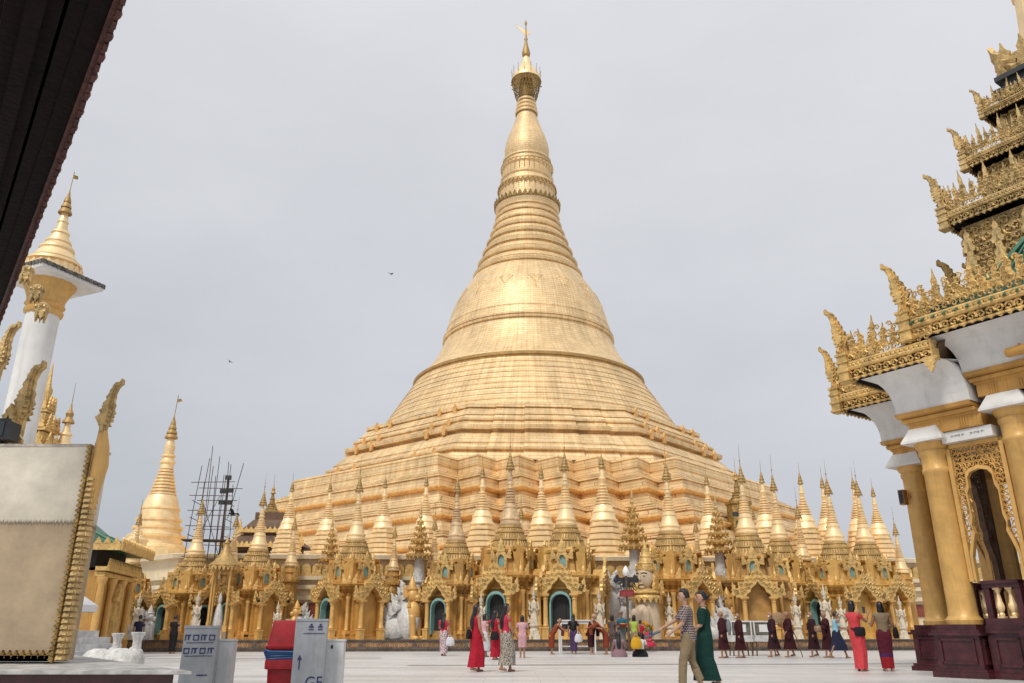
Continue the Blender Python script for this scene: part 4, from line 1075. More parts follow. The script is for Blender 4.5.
# ------------------------------------------------------------------ marble topped plinth and the cream plaster stair wall with its gilded edge
mp_ = thing('marble_plinth', 'low maroon platform with a worn marble top, bottom left', 'platform', (-2.94, 7.9, 0))
PLQ = [(-12, 0), (0, 0), (-3.6, 4.84), (-12, 4.84)]
b = MB(); loft_poly(b, PLQ, [(0, -.05), (.12, -.05), (.14, -.1), (.65, -.1)], cap1=True); b.build('side', MAROON, mp_)
b = MB(); loft_poly(b, PLQ, [(.655, -.02), (.66, 0), (.685, 0), (.69, -.02)], cap0=True); b.build('top', mat('worn_marble_top', (.42, .41, .39), .6, 0, (1.5, .35), (6, .3), (12, .2)), mp_)
def plaster_mat():
    m, nt, bb = nodes('stained_cream_plaster')
    tc = N(nt, 'ShaderNodeTexCoord'); sp = N(nt, 'ShaderNodeSeparateXYZ'); L(nt, tc.outputs['Object'], sp.inputs[0])
    # two coats of paint meeting in a drippy stained line
    mpp = N(nt, 'ShaderNodeMapping'); mpp.inputs['Scale'].default_value = (20, 20, .6); L(nt, tc.outputs['Object'], mpp.inputs['Vector'])
    n1 = N(nt, 'ShaderNodeTexNoise', Scale=2.2, Detail=6.0); L(nt, mpp.outputs[0], n1.inputs['Vector'])
    ad = N(nt, 'ShaderNodeMath', operation='MULTIPLY_ADD'); ad.inputs[1].default_value = .12; L(nt, n1.outputs['Fac'], ad.inputs[0]); L(nt, sp.outputs['Z'], ad.inputs[2])
    rp = N(nt, 'ShaderNodeValToRGB'); e = rp.color_ramp.elements
    mr = N(nt, 'ShaderNodeMapRange'); mr.inputs['From Min'].default_value = .0; mr.inputs['From Max'].default_value = 2.6; L(nt, ad.outputs[0], mr.inputs['Value'])
    L(nt, mr.outputs[0], rp.inputs['Fac'])
    e[0].position = 0.0; e[0].color = (.44, .335, .215, 1); e[1].position = 1.0; e[1].color = (.76, .69, .57, 1)
    for p, c in ((.56, (.46, .35, .225)), (.59, (.38, .29, .18)), (.602, (.16, .12, .08)), (.616, (.62, .56, .45)), (.8, (.76, .69, .57))):
        x = e.new(p); x.color = (*c, 1)
    n2 = N(nt, 'ShaderNodeTexNoise', Scale=2.0, Detail=8.0, Roughness=.65); L(nt, tc.outputs['Object'], n2.inputs['Vector'])
    mp2 = N(nt, 'ShaderNodeMapRange'); mp2.inputs['From Min'].default_value = .3; mp2.inputs['From Max'].default_value = .7; mp2.inputs['To Min'].default_value = .70; mp2.inputs['To Max'].default_value = 1.10; L(nt, n2.outputs['Fac'], mp2.inputs['Value'])
    mx = N(nt, 'ShaderNodeMix', data_type='RGBA', blend_type='MULTIPLY'); mx.inputs['Factor'].default_value = 1
    L(nt, rp.outputs['Color'], mx.inputs['A']); L(nt, mp2.outputs[0], mx.inputs['B']); L(nt, mx.outputs['Result'], bb.inputs['Base Color'])
    bb.inputs['Roughness'].default_value = .75
    nb = N(nt, 'ShaderNodeTexNoise', Scale=9.0, Detail=6.0); L(nt, tc.outputs['Object'], nb.inputs['Vector'])
    bp = N(nt, 'ShaderNodeBump', Strength=.25, Distance=.03); L(nt, nb.outputs['Fac'], bp.inputs['Height']); L(nt, bp.outputs['Normal'], bb.inputs['Normal'])
    return m
pw = thing('plaster_wall', 'cream plaster wall with a dark drip line and carved gilt border, left edge', 'wall', (-5.07, 9.5, .715))
b = MB(); b.box((-3.0, .25, 1.21), (5.9, .5, 2.42)); b.build('panel', plaster_mat(), pw)
b = MB(); b.box((-3.0, .26, 2.43), (5.92, .54, .03)); b.build('coping', mat('weathered_plaster_edge', (.50, .46, .40), .8, 0, (4, .3), (12, .3)), pw)
b = MB()
for i in range(80): b.prism(flame(.085, .115, i % 2), .05, T(-.06-i*.074, -.02, .0))
b.box((-3, -.02, .03), (5.9, .05, .06)); b.build('lower_border', G_DARK, pw)
b = MB(); b.box((.05, .06, 1.23), (.07, .13, 2.46))
for i in range(32):            # stepped gilt blocks up the free edge
    z = .01+i*.064
    b.box((.055, .05, z+.025), (.115 if i % 2 else .10, .16, .046), taper=.88); b.box((.06, -.04, z+.022), (.07, .02, .03))
b.build('stepped_edge', G_ORN2, pw)
b = MB()
for i in range(42): b.prism(flame(.06, .06, i % 2), .05, T(-.0, -.03, .02+i*.058, 0, 0, R(-90)))
b.build('edge_leaves', G_DARK, pw)
FIN = [(.07,-.36),(.07,0),(.09,.08),(.17,.16),(.13,.22),(.19,.30),(.15,.38),(.17,.46),(.135,.54),(.15,.62),(.14,.70),(.17,.78),(.185,.84),(.26,.90),(.25,1.0),(.21,1.02),(.19,.955),(.12,.92),(.07,.86),(.085,.80),(.01,.76),(.025,.69),(-.04,.64),(-.02,.56),(-.09,.50),(-.06,.42),(-.14,.36),(-.10,.28),(-.20,.22),(-.12,.10),(-.07,0),(-.07,-.36)]
def big_finial(mb, M, s=1.0):
    """slim flame of leaves that swells low down, then curves over to a beaked tip"""
    def shr(q, z0=.0, z1=1.0):
        out = []
        for x, z in FIN:
            zc = max(z0, min(z1, z)); cx = .02+.20*max(0, zc-.35)**1.3
            out.append(((cx+(x-cx)*q)*s, zc*s))
        return out
    mb.prism([(x*s, z*s) for x, z in FIN], .07*s, M)
    mb.prism(shr(.72, -.2, .93), .15*s, M); mb.prism(shr(.42, -.1, .85), .21*s, M)
    for i in range(9):
        z = .04+.09*i; cx = .02+.20*max(0, z-.35)**1.3; w_ = (.19, .24, .26, .24, .2, .16, .13, .10, .08)[i]
        for sy in (-1, 1):
            mb.prism([(xx*s, zz*s) for xx, zz in flame(w_*.8, w_*.75, i % 2)], .03*s, M @ T(cx*s, sy*.10*s*(1-.4*z), z*s, 0, sy*R(14)))
            mb.ball(((cx)*s, sy*.085*s, z*s), (.03*s, .03*s, .04*s), 6, 4, M)
b = MB(); big_finial(b, T(.05, .06, 2.66, 0, 0, R(0)), .62); b.build('flame_finial', G_ORN2, pw)
b = MB(); b.tube([(.05, .06, 1.55), (.065, .06, 1.9), (.085, .06, 2.2), (.075, .06, 2.42), (.055, .06, 2.62)], [.05, .075, .10, .085, .05], 10); b.build('swelling', G_COL, pw)

# gilded gate ornament at the left margin: bracket, flame finial and floodlight
ga = thing('gilded_bracket', 'carved gold roof corner with a tall flame finial above the plaster wall', 'roof ornament', (-7.3, 11.9, 3.3))
b = MB(); b.loft([[(-2.2, -.3, -.15), (.1, -.3, -.12), (.1, .4, -.12), (-2.2, .4, -.15)], [(-2.2, -.42, .12), (.16, -.42, .12), (.16, .4, .12), (-2.2, .4, .12)], [(-2.2, -.42, .24), (.18, -.42, .24), (.18, .4, .24), (-2.2, .4, .24)]])
for i in range(12): scroll(b, T(-.02-i*.17, -.45, .0), .16, 1.2, .15, 4, 9)
for i in range(10): b.prism(flame(.2, .24), .06, T(.08-i*.2, -.44, .2))
b.build('bracket', G_ORN2, ga)
b = MB(); big_finial(b, T(-.28, .05, .74, 0, 0, R(-2)), .98); b.build('flame_finial', G_ORN2, ga)
b = MB()
for z in (.3, .48, .66): b.prism(flame(.22, .34), .08, T(-.36, -.1, z))
b.build('leaf', G_ORN2, ga)
gl = thing('floodlight', 'black box floodlight sitting on the carved gold bracket at left edge', 'floodlight', (-7.42, 11.2, 3.58))
b = MB(); b.box((0, 0, .14), (.52, .3, .26)); b.box((0, -.16, .14), (.56, .05, .30)); b.box((0, .05, -.02), (.1, .3, .06)); b.build('housing', STEEL, gl)
b = MB(); b.box((0, -.192, .14), (.46, .012, .21)); b.build('lens', GLASS_DK, gl)
fo = thing('hanging_ornament', 'gold flame finial and hanging leaf bunches under the dark eave', 'roof ornament', (-9.4, 14, 5.2))
b = MB(); big_finial(b, T(-.1, 0, .35, 0, 0, R(0)), .95); b.build('flame_finial', G_ORN2, fo)
for x, y, z in ((.25, .1, 1.75), (.42, .1, 1.38), (-.1, .2, 2.2)):
    b = MB()
    for k in range(6): a = 2*pi*k/6; b.prism([(xx, -zz) for xx, zz in flame(.16, .34)][::-1], .04, T(x+.08*cos(a), y+.08*sin(a), z+.3, a+pi/2))
    b.lathe([(0.05, .02), (.15, .09), (.3, .12), (.36, .04)], 8, (x, y, z)); b.build('leaf_bunch', G_ORN2, fo)

# ------------------------------------------------------------------ dark overhanging eave, top left
ev = thing('overhanging_eave', 'dark timber underside of an overhanging roof with a scalloped red-gold edge', 'roof', (-5.02, 7.6, 6.0), R(36.7))
# local y runs along the eave to the far left, local x points out towards the pagoda, -x under the roof
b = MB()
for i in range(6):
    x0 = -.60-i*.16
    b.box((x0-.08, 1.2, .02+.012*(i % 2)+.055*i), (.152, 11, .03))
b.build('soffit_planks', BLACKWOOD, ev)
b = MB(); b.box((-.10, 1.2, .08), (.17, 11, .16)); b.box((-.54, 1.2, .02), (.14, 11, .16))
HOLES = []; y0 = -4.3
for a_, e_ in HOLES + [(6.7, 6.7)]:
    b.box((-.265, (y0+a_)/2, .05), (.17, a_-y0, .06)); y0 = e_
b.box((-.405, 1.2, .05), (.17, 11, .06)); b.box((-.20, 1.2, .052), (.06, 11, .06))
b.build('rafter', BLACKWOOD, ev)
FASC = mat('red_gold_fascia', (.085, .028, .022), .55, .15, (9, .5), (3, .3), (20, .3))
b = MB(); b.box((.0, 1.2, .05), (.06, 11, .16))
for i in range(64):
    b.prism([(x, -z) for x, z in flame(.16, .13, i % 2)][::-1], .04, T(.03, -4.2+i*.172, .0, R(90)))
    if i % 2: b.ball((.05, -4.2+i*.172, .05), (.03, .06, .05), 6, 4)
b.build('scalloped_fascia', FASC, ev)
b = MB()
b.loft([[(-.50, -4.3, .30), (-.50, 6.7, .30), (-1.6, 6.7, .75), (-1.6, -4.3, .75)], [(-.50, -4.3, .36), (-.50, 6.7, .36), (-1.6, 6.7, .83), (-1.6, -4.3, .83)]])
b.build('roof_covering', WOOD, ev)

# ------------------------------------------------------------------ grey signal boxes, red bin, white statues near the steps
def letters(txt, size, M, parent, m=NAVYINK, name='lettering'):
    cu = bpy.data.curves.new(name, 'FONT'); cu.body = txt; cu.size = size; cu.extrude = .0015; cu.align_x = 'CENTER'
    o = bpy.data.objects.new('tmp', cu); COL.objects.link(o)
    bpy.context.view_layer.update()
    me = bpy.data.meshes.new_from_object(o.evaluated_get(bpy.context.evaluated_depsgraph_get()))
    bpy.data.objects.remove(o)
    q = bpy.data.objects.new(name, me); me.materials.clear(); me.materials.append(m); COL.objects.link(q); q.parent = parent; q.matrix_local = M
    return q
def frontM(x, z, y=-.183): return T(x, y, z, 0, R(90))
c1 = thing('grey_box', 'grey cabinet with two rows of navy pictograms, left of the red bin', 'box', (-3.83, 10.5, 0), R(14), None, (.92, 1, 1))
b = MB(); b.box((0, 0, .53), (.42, .36, 1.06)); b.box((0, 0, 1.075), (.44, .38, .03)); b.build('body', GREYBOX, c1)
b = MB()
for r_, z in enumerate((.98, .83)):
    for i in range(4):
        x = -.155+i*.10
        b.box((x, -.184, z), (.075, .006, .012)); b.box((x-.03, -.184, z-.03), (.012, .006, .06))
        if (i+r_) % 2: b.box((x+.03, -.184, z-.03), (.012, .006, .06)); b.box((x, -.184, z-.055), (.05, .006, .01))
        else: b.box((x+.008, -.184, z-.03), (.018, .006, .05))
    b.box((0, -.184, z-.085), (.34, .006, .006))
b.box((.05, -.184, .53), (.09, .006, .012)); b.box((.12, -.184, .53), (.03, .006, .012))
b.build('pictograms', NAVYINK, c1)
c1w = thing('white_box', 'white cabinet tucked behind the right side of the pictogram cabinet', 'box', (-3.66, 10.9, 0), R(8), None, (.78, .9, 1))
b = MB(); b.box((0, 0, .45), (.30, .30, .90)); b.box((0, 0, .915), (.315, .315, .025)); b.build('body', WHITEBOX, c1w)
c2 = thing('grey_box', 'grey cabinet printed with big letters and an arrow, right of the red bin', 'box', (-2.48, 10.5, 0), R(10), None, (.90, 1, 1))
b = MB(); b.box((0, 0, .57), (.42, .36, 1.14)); b.box((0, 0, 1.155), (.435, .375, .025)); b.build('body', GREYBOX, c2)
b = MB()
for x in (.0, .12):
    b.box((x, -.184, 1.075), (.06, .006, .018)); b.box((x, -.184, 1.10), (.028, .006, .02)); b.box((x, -.184, 1.045), (.06, .006, .01))
b.box((.04, -.184, 1.0), (.28, .006, .006))
b.build('pictograms', NAVYINK, c2)
b = MB(); b.box((-.12, -.184, .66), (.014, .006, .13)); b.prism([(-.15, .70), (-.09, .70), (-.12, .76)], .0062, T(0, -.184, 0)); b.build('arrow', NAVYINK, c2)
letters('GF', .19, frontM(.085, .385), c2)
c2w = thing('white_box', 'white cabinet beside the lettered grey cabinet with a small dark latch', 'box', (-2.24, 10.8, 0), R(6), None, (.80, .9, 1))
b = MB(); b.box((0, 0, .45), (.30, .30, .90)); b.box((0, 0, .915), (.315, .315, .025)); b.build('body', WHITEBOX, c2w)
b = MB(); b.box((-.03, -.155, .84), (.03, .02, .04)); b.ball((-.03, -.165, .84), .012, 6, 5); b.build('latch', STEEL, c2w)
bn = thing('red_bin', 'red plastic litter bin with a domed lid and blue band', 'bin', (-2.95, 11.2, 0), R(12), None, (.94, .94, 1))
def rr(w_, d_, z, r=.06, n=5):
    out = []
    for (cx, cy_, a0) in ((w_/2-r, d_/2-r, 0), (-w_/2+r, d_/2-r, 90), (-w_/2+r, -d_/2+r, 180), (w_/2-r, -d_/2+r, 270)):
        for i in range(n):
            a = R(a0+90*i/(n-1)); out.append((cx+r*cos(a), cy_+r*sin(a), z))
    return out
b = MB(); b.loft([rr(.40, .38, 0), rr(.41, .39, .05), rr(.46, .44, .56), rr(.54, .52, .57), rr(.54, .52, .66), rr(.52, .5, .70)], True); b.build('body', REDPL, bn)
b = MB(); b.loft([rr(.54, .52, .80), rr(.57, .55, .82), rr(.57, .55, .845), rr(.53, .5, .86), rr(.43, .41, 1.12), rr(.41, .39, 1.15), rr(.38, .36, 1.158)], True); b.build('lid', REDPL, bn)
b = MB()
for k in range(5):
    pts = rr(.52+.012*k, .5+.012*k, .70+.02*k); b.tube([(x, y, z+.012*sin(i*1.3+k)-.015*(abs(x) < .15)) for i, (x, y, z) in enumerate(pts+pts[:1])], .016, 5)
b.build('blue_band', BLUEPL, bn)
b = MB(); b.loft([rr(.44, .42, .69), rr(.44, .42, .81)]); b.build('inner_rim', REDPL, bn)
def urn(lb, loc, rz, s):
    rt = thing('stone_beast', lb, 'statue', loc, rz, 'pair of white stone beasts near the steps', (s*.8, s, s*1.05))
    b = MB(); b.box((0, 0, .06), (.9, .6, .12)); b.ball((-.34, 0, .40), (.52, .32, .34), 14, 9); b.ball((-.78, .0, .30), (.24, .22, .24)); b.ball((-.1, -.22, .28), (.3, .16, .24)); b.ball((.12, 0, .42), (.3, .26, .36)); b.capsule((.2, -.2, .3), (.42, -.22, .14), .12, .08); b.build('base', STUCCO, rt)
    b = MB(); b.lathe([(.3, .26), (.52, .18), (.70, .125), (.86, .115), (.96, .14), (1.03, .19), (1.06, .20), (1.07, .16), (1.0, .11)], 20, (.16, 0, 0), lobes=8, amp=.03); b.build('neck', STUCCO, rt)
    return rt
urn('white crouching stone beast with a flared collar, nearer the gilded wall', (-8.75, 18.6, 0), R(10), .86)
urn('white crouching stone beast with a flared collar, nearer the grey cabinet', (-8.12, 18.2, 0), R(-8), .88)
stp = thing('marble_steps', 'white stone steps between the gilded wall edge and stone beasts', 'steps', (-13.5, 25.5, 0), R(-12))
b = MB()
for i in range(5): b.box((-1.2-.22*i, 1.2, .1+.2*i), (4.4-.5*i, 3.0, .2))
b.build('tread', PALEMARBLE, stp)
pa = thing('white_parasol', 'pointed tip of a white cloth parasol behind the gilded wall edge', 'parasol', (-14.15, 26.0, 0))
b = MB(); ring0 = []; 
b.loft([[(1.25*cos(2*pi*k/8)*(1 if k % 1 == 0 else .9), 1.25*sin(2*pi*k/8), 1.75) for k in range(8)], [(.6*cos(2*pi*k/8), .6*sin(2*pi*k/8), 2.15) for k in range(8)], [(.05*cos(2*pi*k/8), .05*sin(2*pi*k/8), 2.42) for k in range(8)]], cap0=False)
b.loft([[(1.25*cos(2*pi*k/8), 1.25*sin(2*pi*k/8), 1.75) for k in range(8)], [(1.22*cos(2*pi*k/8), 1.22*sin(2*pi*k/8), 1.55) for k in range(8)]][::-1], cap0=False, cap1=False)
b.build('canopy', cloth('white_canvas', (.72, .72, .72)), pa)
b = MB(); b.tube([(0, 0, 0), (0, 0, 2.4)], .025, 6); b.build('pole', STEEL, pa)

# ------------------------------------------------------------------ small things along the terrace
sg = thing('signpost', 'ornate dark signpost with a maroon board among the worshippers', 'sign', (5.82, 42.3, 0))
b = MB(); b.tube([(0, 0, 0), (0, 0, 3.7)], .06, 8); b.build('post', WOOD, sg)
b = MB()
for sx in (-1, 1):
    b.box((sx*.36, 0, 3.42), (.42, .08, .20)); b.ball((sx*.52, 0, 3.40), (.14, .05, .15)); b.prism(flame(.25, .22, sx > 0), .06, T(sx*.45, 0, 3.48)); scroll(b, T(sx*.26, -.05, 3.18), .34, 1.3, .14, 5, 10, sx); scroll(b, T(sx*.22, -.05, 2.95), .3, 1.3, .14, 5, 10, sx)
b.box((0, 0, 3.3), (.34, .08, .5)); b.build('crest', STEEL, sg)
b = MB(); b.box((0, -.09, 2.74), (.74, .05, .3)); b.build('board', REDSIGN, sg)
b = MB()
for z in (2.80, 2.72, 2.66):
    for i in range(9): b.box((-.26+i*.065, -.117, z), (.04, .004, .028))
b.build('lettering', mat('faded_gold_letters', (.42, .12, .09), .5, 0), sg)
b = MB(); b.lathe([(3.6, .1), (3.7, .16), (3.85, .17), (4.0, .1), (4.1, .03)], 12); b.build('lantern', PAPER, sg)
def donation(lb, loc, rz):
    rt = thing('donation_box', lb, 'donation box', loc, rz, 'glass donation boxes along the tiled wall')
    for sx in (-1, 1):
        for sy in (-1, 1):
            b = MB(); b.tube([(sx*.4, sy*.25, 0), (sx*.36, sy*.22, .55)], .03, 6); b.build('leg', WOOD, rt)
    b = MB(); b.box((0, 0, .60), (.92, .6, .10)); b.box((0, 0, .72), (.86, .54, .16)); b.build('base', PALEMARBLE, rt)
    b = MB(); b.box((0, 0, 1.06), (.82, .5, .52)); b.build('case', mat('case_glass', (.16, .15, .12), .12, 0, (6, .5)), rt)
    b = MB(); b.box((0, 0, 1.35), (.9, .58, .06))
    for sx in (-1, 1):
        for sy in (-1, 1): b.box((sx*.42, sy*.26, 1.06), (.05, .05, .54))
    b.build('frame', WHITE, rt)
    b = MB(); b.box((0, -.262, 1.08), (.42, .01, .3)); b.build('notice', PAPER, rt)
    return rt
donation('glass donation box with a white notice, left one beside the young monk', (9.55, 35.6, 0), R(4))
donation('glass donation box with a white notice, half hidden behind the black-clad walker', (10.65, 36.1, 0), R(4))
tb = thing('offering_table', 'white offering table with thin legs beside the bowing monks', 'table', (3.0, 39.2, 0), R(4))
b = MB(); b.box((0, 0, 1.42), (1.7, .8, .06)); b.box((0, 0, 1.33), (1.6, .7, .12)); b.build('tabletop', WHITE, tb)
for sx in (-1, 1):
    for sy in (-1, 1):
        b = MB(); b.box((sx*.78, sy*.34, .64), (.07, .07, 1.28)); b.build('leg', WHITE, tb)
b = MB(); b.box((0, 0, .3), (1.5, .66, .04)); b.build('shelf', WHITE, tb)
FLW = [cloth('marigold', (.65, .28, .02)), cloth('rose_petal', (.5, .03, .09)), cloth('leaf_green', (.05, .16, .03))]
for i, (x, y, z, mm, lb) in enumerate(((5.0, 42.7, .55, 0, 'orange flower offering in a vase behind the lime green shirt'), (5.75, 42.75, .55, 1, 'pink flower offering in a vase under the signpost'), (6.9, 42.9, .55, 0, 'yellow flower offering in a vase in front of the cream face statue'),
                                     (-1.05, 42.7, .55, 1, 'red flower offering in a vase by the dark doorway behind the two women'))):
    rt = thing('flower_vase', lb, 'flowers', (x, y+.05, z), 0, 'flower offerings on the tiled wall')
    b = MB(); b.lathe([(0, .08), (.1, .12), (.25, .07), (.34, .1)], 10); b.build('vase', G_COL, rt)
    b = MB()
    for k in range(16): b.ball((random.uniform(-.24, .24), random.uniform(-.15, .15), random.uniform(.42, .85)), random.uniform(.06, .1), 7, 5)
    b.build('blossoms', FLW[mm], rt)
    b = MB()
    for k in range(14): b.tube([(0, 0, .3), (random.uniform(-.25, .25), random.uniform(-.15, .15), random.uniform(.45, .8))], .02, 4); b.prism(flame(.1, .3), .01, T(random.uniform(-.25, .25), random.uniform(-.15, .15), .4, random.uniform(0, 3)))
    b.build('stems', FLW[2], rt)
def bird(lb, loc, rz, s):
    rt = MB()
    rt.ball((0, 0, 0), (.2, .07, .07), 8, 6); rt.ball((.2, 0, .04), (.07, .05, .05), 6, 5); rt.prism([(.26, .03), (.34, .03), (.26, .06)], .02)
    for sy in (-1, 1): rt.loft([[(.12, sy*.05, .02), (-.1, sy*.05, .02), (-.1, sy*.05, .04), (.12, sy*.05, .04)], [(.1, sy*.3, .16), (-.12, sy*.3, .14), (-.12, sy*.3, .155), (.1, sy*.3, .175)], [(-.05, sy*.55, .12), (-.14, sy*.56, .10), (-.14, sy*.56, .11), (-.05, sy*.55, .13)]])
    rt.loft([[(-.15, -.04, 0), (-.15, .04, 0), (-.15, .04, .02), (-.15, -.04, .02)], [(-.36, -.09, 0), (-.36, .09, 0), (-.36, .09, .015), (-.36, -.09, .015)]])
    o = rt.build('bird', BIRD); tag(o, lb, 'bird', 'crows flying round the pagoda'); o.location = loc; o.rotation_euler = (R(15), 0, rz); o.scale = (s, s, s)
bird('small black crow high in the sky left of the pagoda spire', (-10.0, 60, 28.65), R(60), .6)
bird('tiny black crow low in the open sky left of the bell', (-29.86, 80, 27.64), R(150), .6)
bird('black crow gliding between scaffolding and shrine spire', (-13.82, 40, 6.41), R(170), .85)
# ------------------------------------------------------------------ lacquered prayer pavilion on the right
PV = thing('prayer_pavilion', 'ornate gold and white pavilion with maroon base and tiered carved roofs at right', 'pavilion', (10.69, 19.93, 0), R(-55))
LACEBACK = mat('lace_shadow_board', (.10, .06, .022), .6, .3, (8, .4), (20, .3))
def col_(x, y, z0, z1, r=.32):
    b = MB()
    h = z1-z0
    b.lathe([(0, r*1.22), (.10, r*1.25), (.16, r*1.12), (.2, r*1.02), (.4, r), (h-.78, r*.97), (h-.74, r*1.06), (h-.66, r*1.06), (h-.62, r*.98), (h-.34, r*1.0), (h-.30, r*1.1), (h-.22, r*1.12), (h-.18, r*1.06), (h-.12, r*1.22), (h-.02, r*1.36), (h, r*1.36)], 36, (x, y, z0))
    o = b.build('column', G_COL, PV)
    b = MB(); b.box((x, y, z1+.03), (1.06, 1.06, .06)); b.box((x, y, z1+.22), (1.04, 1.04, .32), taper=.68); b.build('capital', WHITE, o)
    return o
def pedestal(x, y, w_=1.2, top=1.15):
    b = MB()
    b.box((x, y, .06), (w_+.06, w_+.06, .12)); b.box((x, y, .15), (w_-.02, w_-.02, .07))
    b.box((x, y, .55), (w_-.16, w_-.16, .74))
    b.box((x, y, .94), (w_, w_, .06)); b.box((x, y, 1.0), (w_-.10, w_-.10, .07)); b.box((x, y, 1.09), (w_-.26, w_-.26, .12))
    for k in range(4):
        M = T(x, y, 0, k*pi/2); q = w_/2-.08
        for (cx, cz, sx, sz) in ((0, .82, w_-.4, .05), (0, .32, w_-.4, .05), (-(w_/2-.22), .57, .05, .55), (w_/2-.22, .57, .05, .55)):
            b.box((cx, -q-.012, cz), (sx, .05, sz), M=M)
    return b.build('pedestal', MAROON, PV)
for (x, y, z1) in ((0, 0, 5.48), (-2.0, 2.6, 5.48), (2.02, 0, 5.93), (0, 2.6, 5.48), (6.4, 0, 5.93), (-2.0, 6.2, 5.48)):
    pedestal(x, y); col_(x, y, 1.15, z1)
# base walls between the pedestals
def base_wall(x0, x1, y0, y1):
    b = MB(); L_ = math.hypot(x1-x0, y1-y0); M = T(x0, y0, 0, math.atan2(y1-y0, x1-x0))
    b.box((L_/2, 0, .06), (L_, .74, .12), M=M); b.box((L_/2, 0, .54), (L_, .58, .86), M=M); b.box((L_/2, 0, .99), (L_, .74, .06), M=M); b.box((L_/2, 0, 1.07), (L_, .62, .10), M=M); b.box((L_/2, 0, 1.20), (L_, .5, .16), M=M)
    for (cx, cz, sx, sz) in ((L_/2, .84, L_-.3, .05), (L_/2, .28, L_-.3, .05), (.17, .56, .05, .6), (L_-.17, .56, .05, .6)):
        b.box((cx, -.30, cz), (sx, .05, sz), M=M)
    b.build('base_wall', MAROON, PV)
    # balustrade
    b = MB(); b.box((L_/2, 0, 1.99), (L_, .26, .09), M=M); b.box((L_/2, 0, 2.07), (L_, .34, .07), M=M); b.box((.07, 0, 1.62), (.13, .2, .7), M=M); b.box((L_-.07, 0, 1.62), (.13, .2, .7), M=M)
    rl = b.build('balustrade', MAROON, PV)
    n = max(2, int((L_-.2)/.27))
    for i in range(n):
        b = MB(); x = .14+(L_-.28)*(i+.5)/n
        b.box((x, 0, 1.30), (.15, .15, .045), M=M); b.box((x, 0, 1.925), (.15, .15, .045), M=M)
        b.lathe([(1.32, .05), (1.36, .065), (1.40, .045), (1.46, .075), (1.52, .088), (1.58, .08), (1.64, .058), (1.76, .042), (1.82, .036), (1.86, .06), (1.90, .065), (1.91, .06)], 14, (x, 0, 0), M=M, lobes=7, amp=.06)
        b.build('baluster', G_SPIRE, rl)
base_wall(.6, 1.42, 0, 0); base_wall(-1.4, -.6, 2.6, 2.6); base_wall(2.62, 5.8, 0, 0); base_wall(0, 0, 2.0, .6); base_wall(-2.0, -2.0, 5.6, 3.2)
b = MB(); b.box((4, 5.0, .57), (8.0, 9.0, 1.12)); b.build('floor_slab', MAROON, PV)
# carved openwork screens
def screen(x0, x1, y0, y1, ztop, m=G_COL):
    L_ = math.hypot(x1-x0, y1-y0); M = T(x0, y0, 0, math.atan2(y1-y0, x1-x0))
    b = MB(); h = L_/2
    half = [(-.84, 2.15), (-.83, 2.75), (-.70, 3.05), (-.58, 3.28), (-.64, 3.46), (-.56, 3.66), (-.58, 4.22), (-.48, 4.36), (-.47, 4.60), (-.34, 4.72), (0, 4.78)]
    inner = [(x*h, z) for x, z in half] + [(-x*h, z) for x, z in half[-2::-1]]
    wide = [(x*h*(.93), z+.07) for x, z in half] + [(-x*h*.93, z+.07) for x, z in half[-2::-1]]
    inn2 = [(x*.90, z-.09) for x, z in inner]
    b.strip(inn2, inner, .14, M @ T(h, 0, 0))
    b.box((.05, 0, (2.1+ztop)/2), (.10, .16, ztop-2.1), M=M); b.box((L_-.05, 0, (2.1+ztop)/2), (.10, .16, ztop-2.1), M=M); b.box((h, 0, ztop-.05), (L_, .16, .10), M=M)
    o = b.build('screen_frame', m, PV)
    b = MB(); rnd = random.Random(3)
    def zin(x):
        ax = abs(x-h)
        zs = 2.15
        for (xa, za), (xb, zb) in zip(half[:-1], half[1:]):
            xa, xb = -xa*h, -xb*h
            if min(xa, xb)-1e-6 <= ax <= max(xa, xb)+1e-6:
                t = (ax-xa)/(xb-xa) if abs(xb-xa) > 1e-6 else 0
                zs = max(zs, za+(zb-za)*t)
        return zs if ax < .8*h else 3.0
    st = .125; nx = int(L_/st)
    for i in range(nx):
        for j in range(int((ztop-2.9)/st)):
            x = .11+(i+.5)*(L_-.22)/nx + (j % 2)*.02; z = ztop-.13-(j+.3)*st
            if z > zin(x)+.02:
                scroll(b, M @ T(x, 0, z, 0, 0, rnd.uniform(-.6, .6)), .17, 1.25, .13, 4, 10, rnd.choice((-1, 1)))
    for i in range(nx+1):
        x = .1+i*(L_-.2)/nx; zb = zin(x)
        if i % 2 == 0: b.tube([(x+.03*sin(k*1.9+i), 0, zb+(ztop-.1-zb)*k/9) for k in range(10)], .017, 4, M=M)
    b.build('lattice', m, o)
screen(.33, 1.69, 0, 0, 5.36); screen(-1.67, -.33, 2.6, 2.6, 5.36); screen(2.35, 6.07, 0, 0, 5.9); screen(0, 0, 2.28, .32, 5.36, WOOD)  # inner side screen in brown: interior shade put into its colour
# inside: pillars, ceiling and back wall, near-black to paint in the interior shade
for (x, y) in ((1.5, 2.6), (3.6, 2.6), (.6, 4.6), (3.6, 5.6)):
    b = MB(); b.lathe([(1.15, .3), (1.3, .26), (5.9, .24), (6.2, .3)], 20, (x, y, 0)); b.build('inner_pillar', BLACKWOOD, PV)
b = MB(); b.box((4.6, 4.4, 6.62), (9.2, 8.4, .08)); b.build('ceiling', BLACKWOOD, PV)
b = MB(); b.box((4.7, 7.4, 3.7), (9.0, .2, 5.1)); b.build('back_wall', BLACKWOOD, PV)

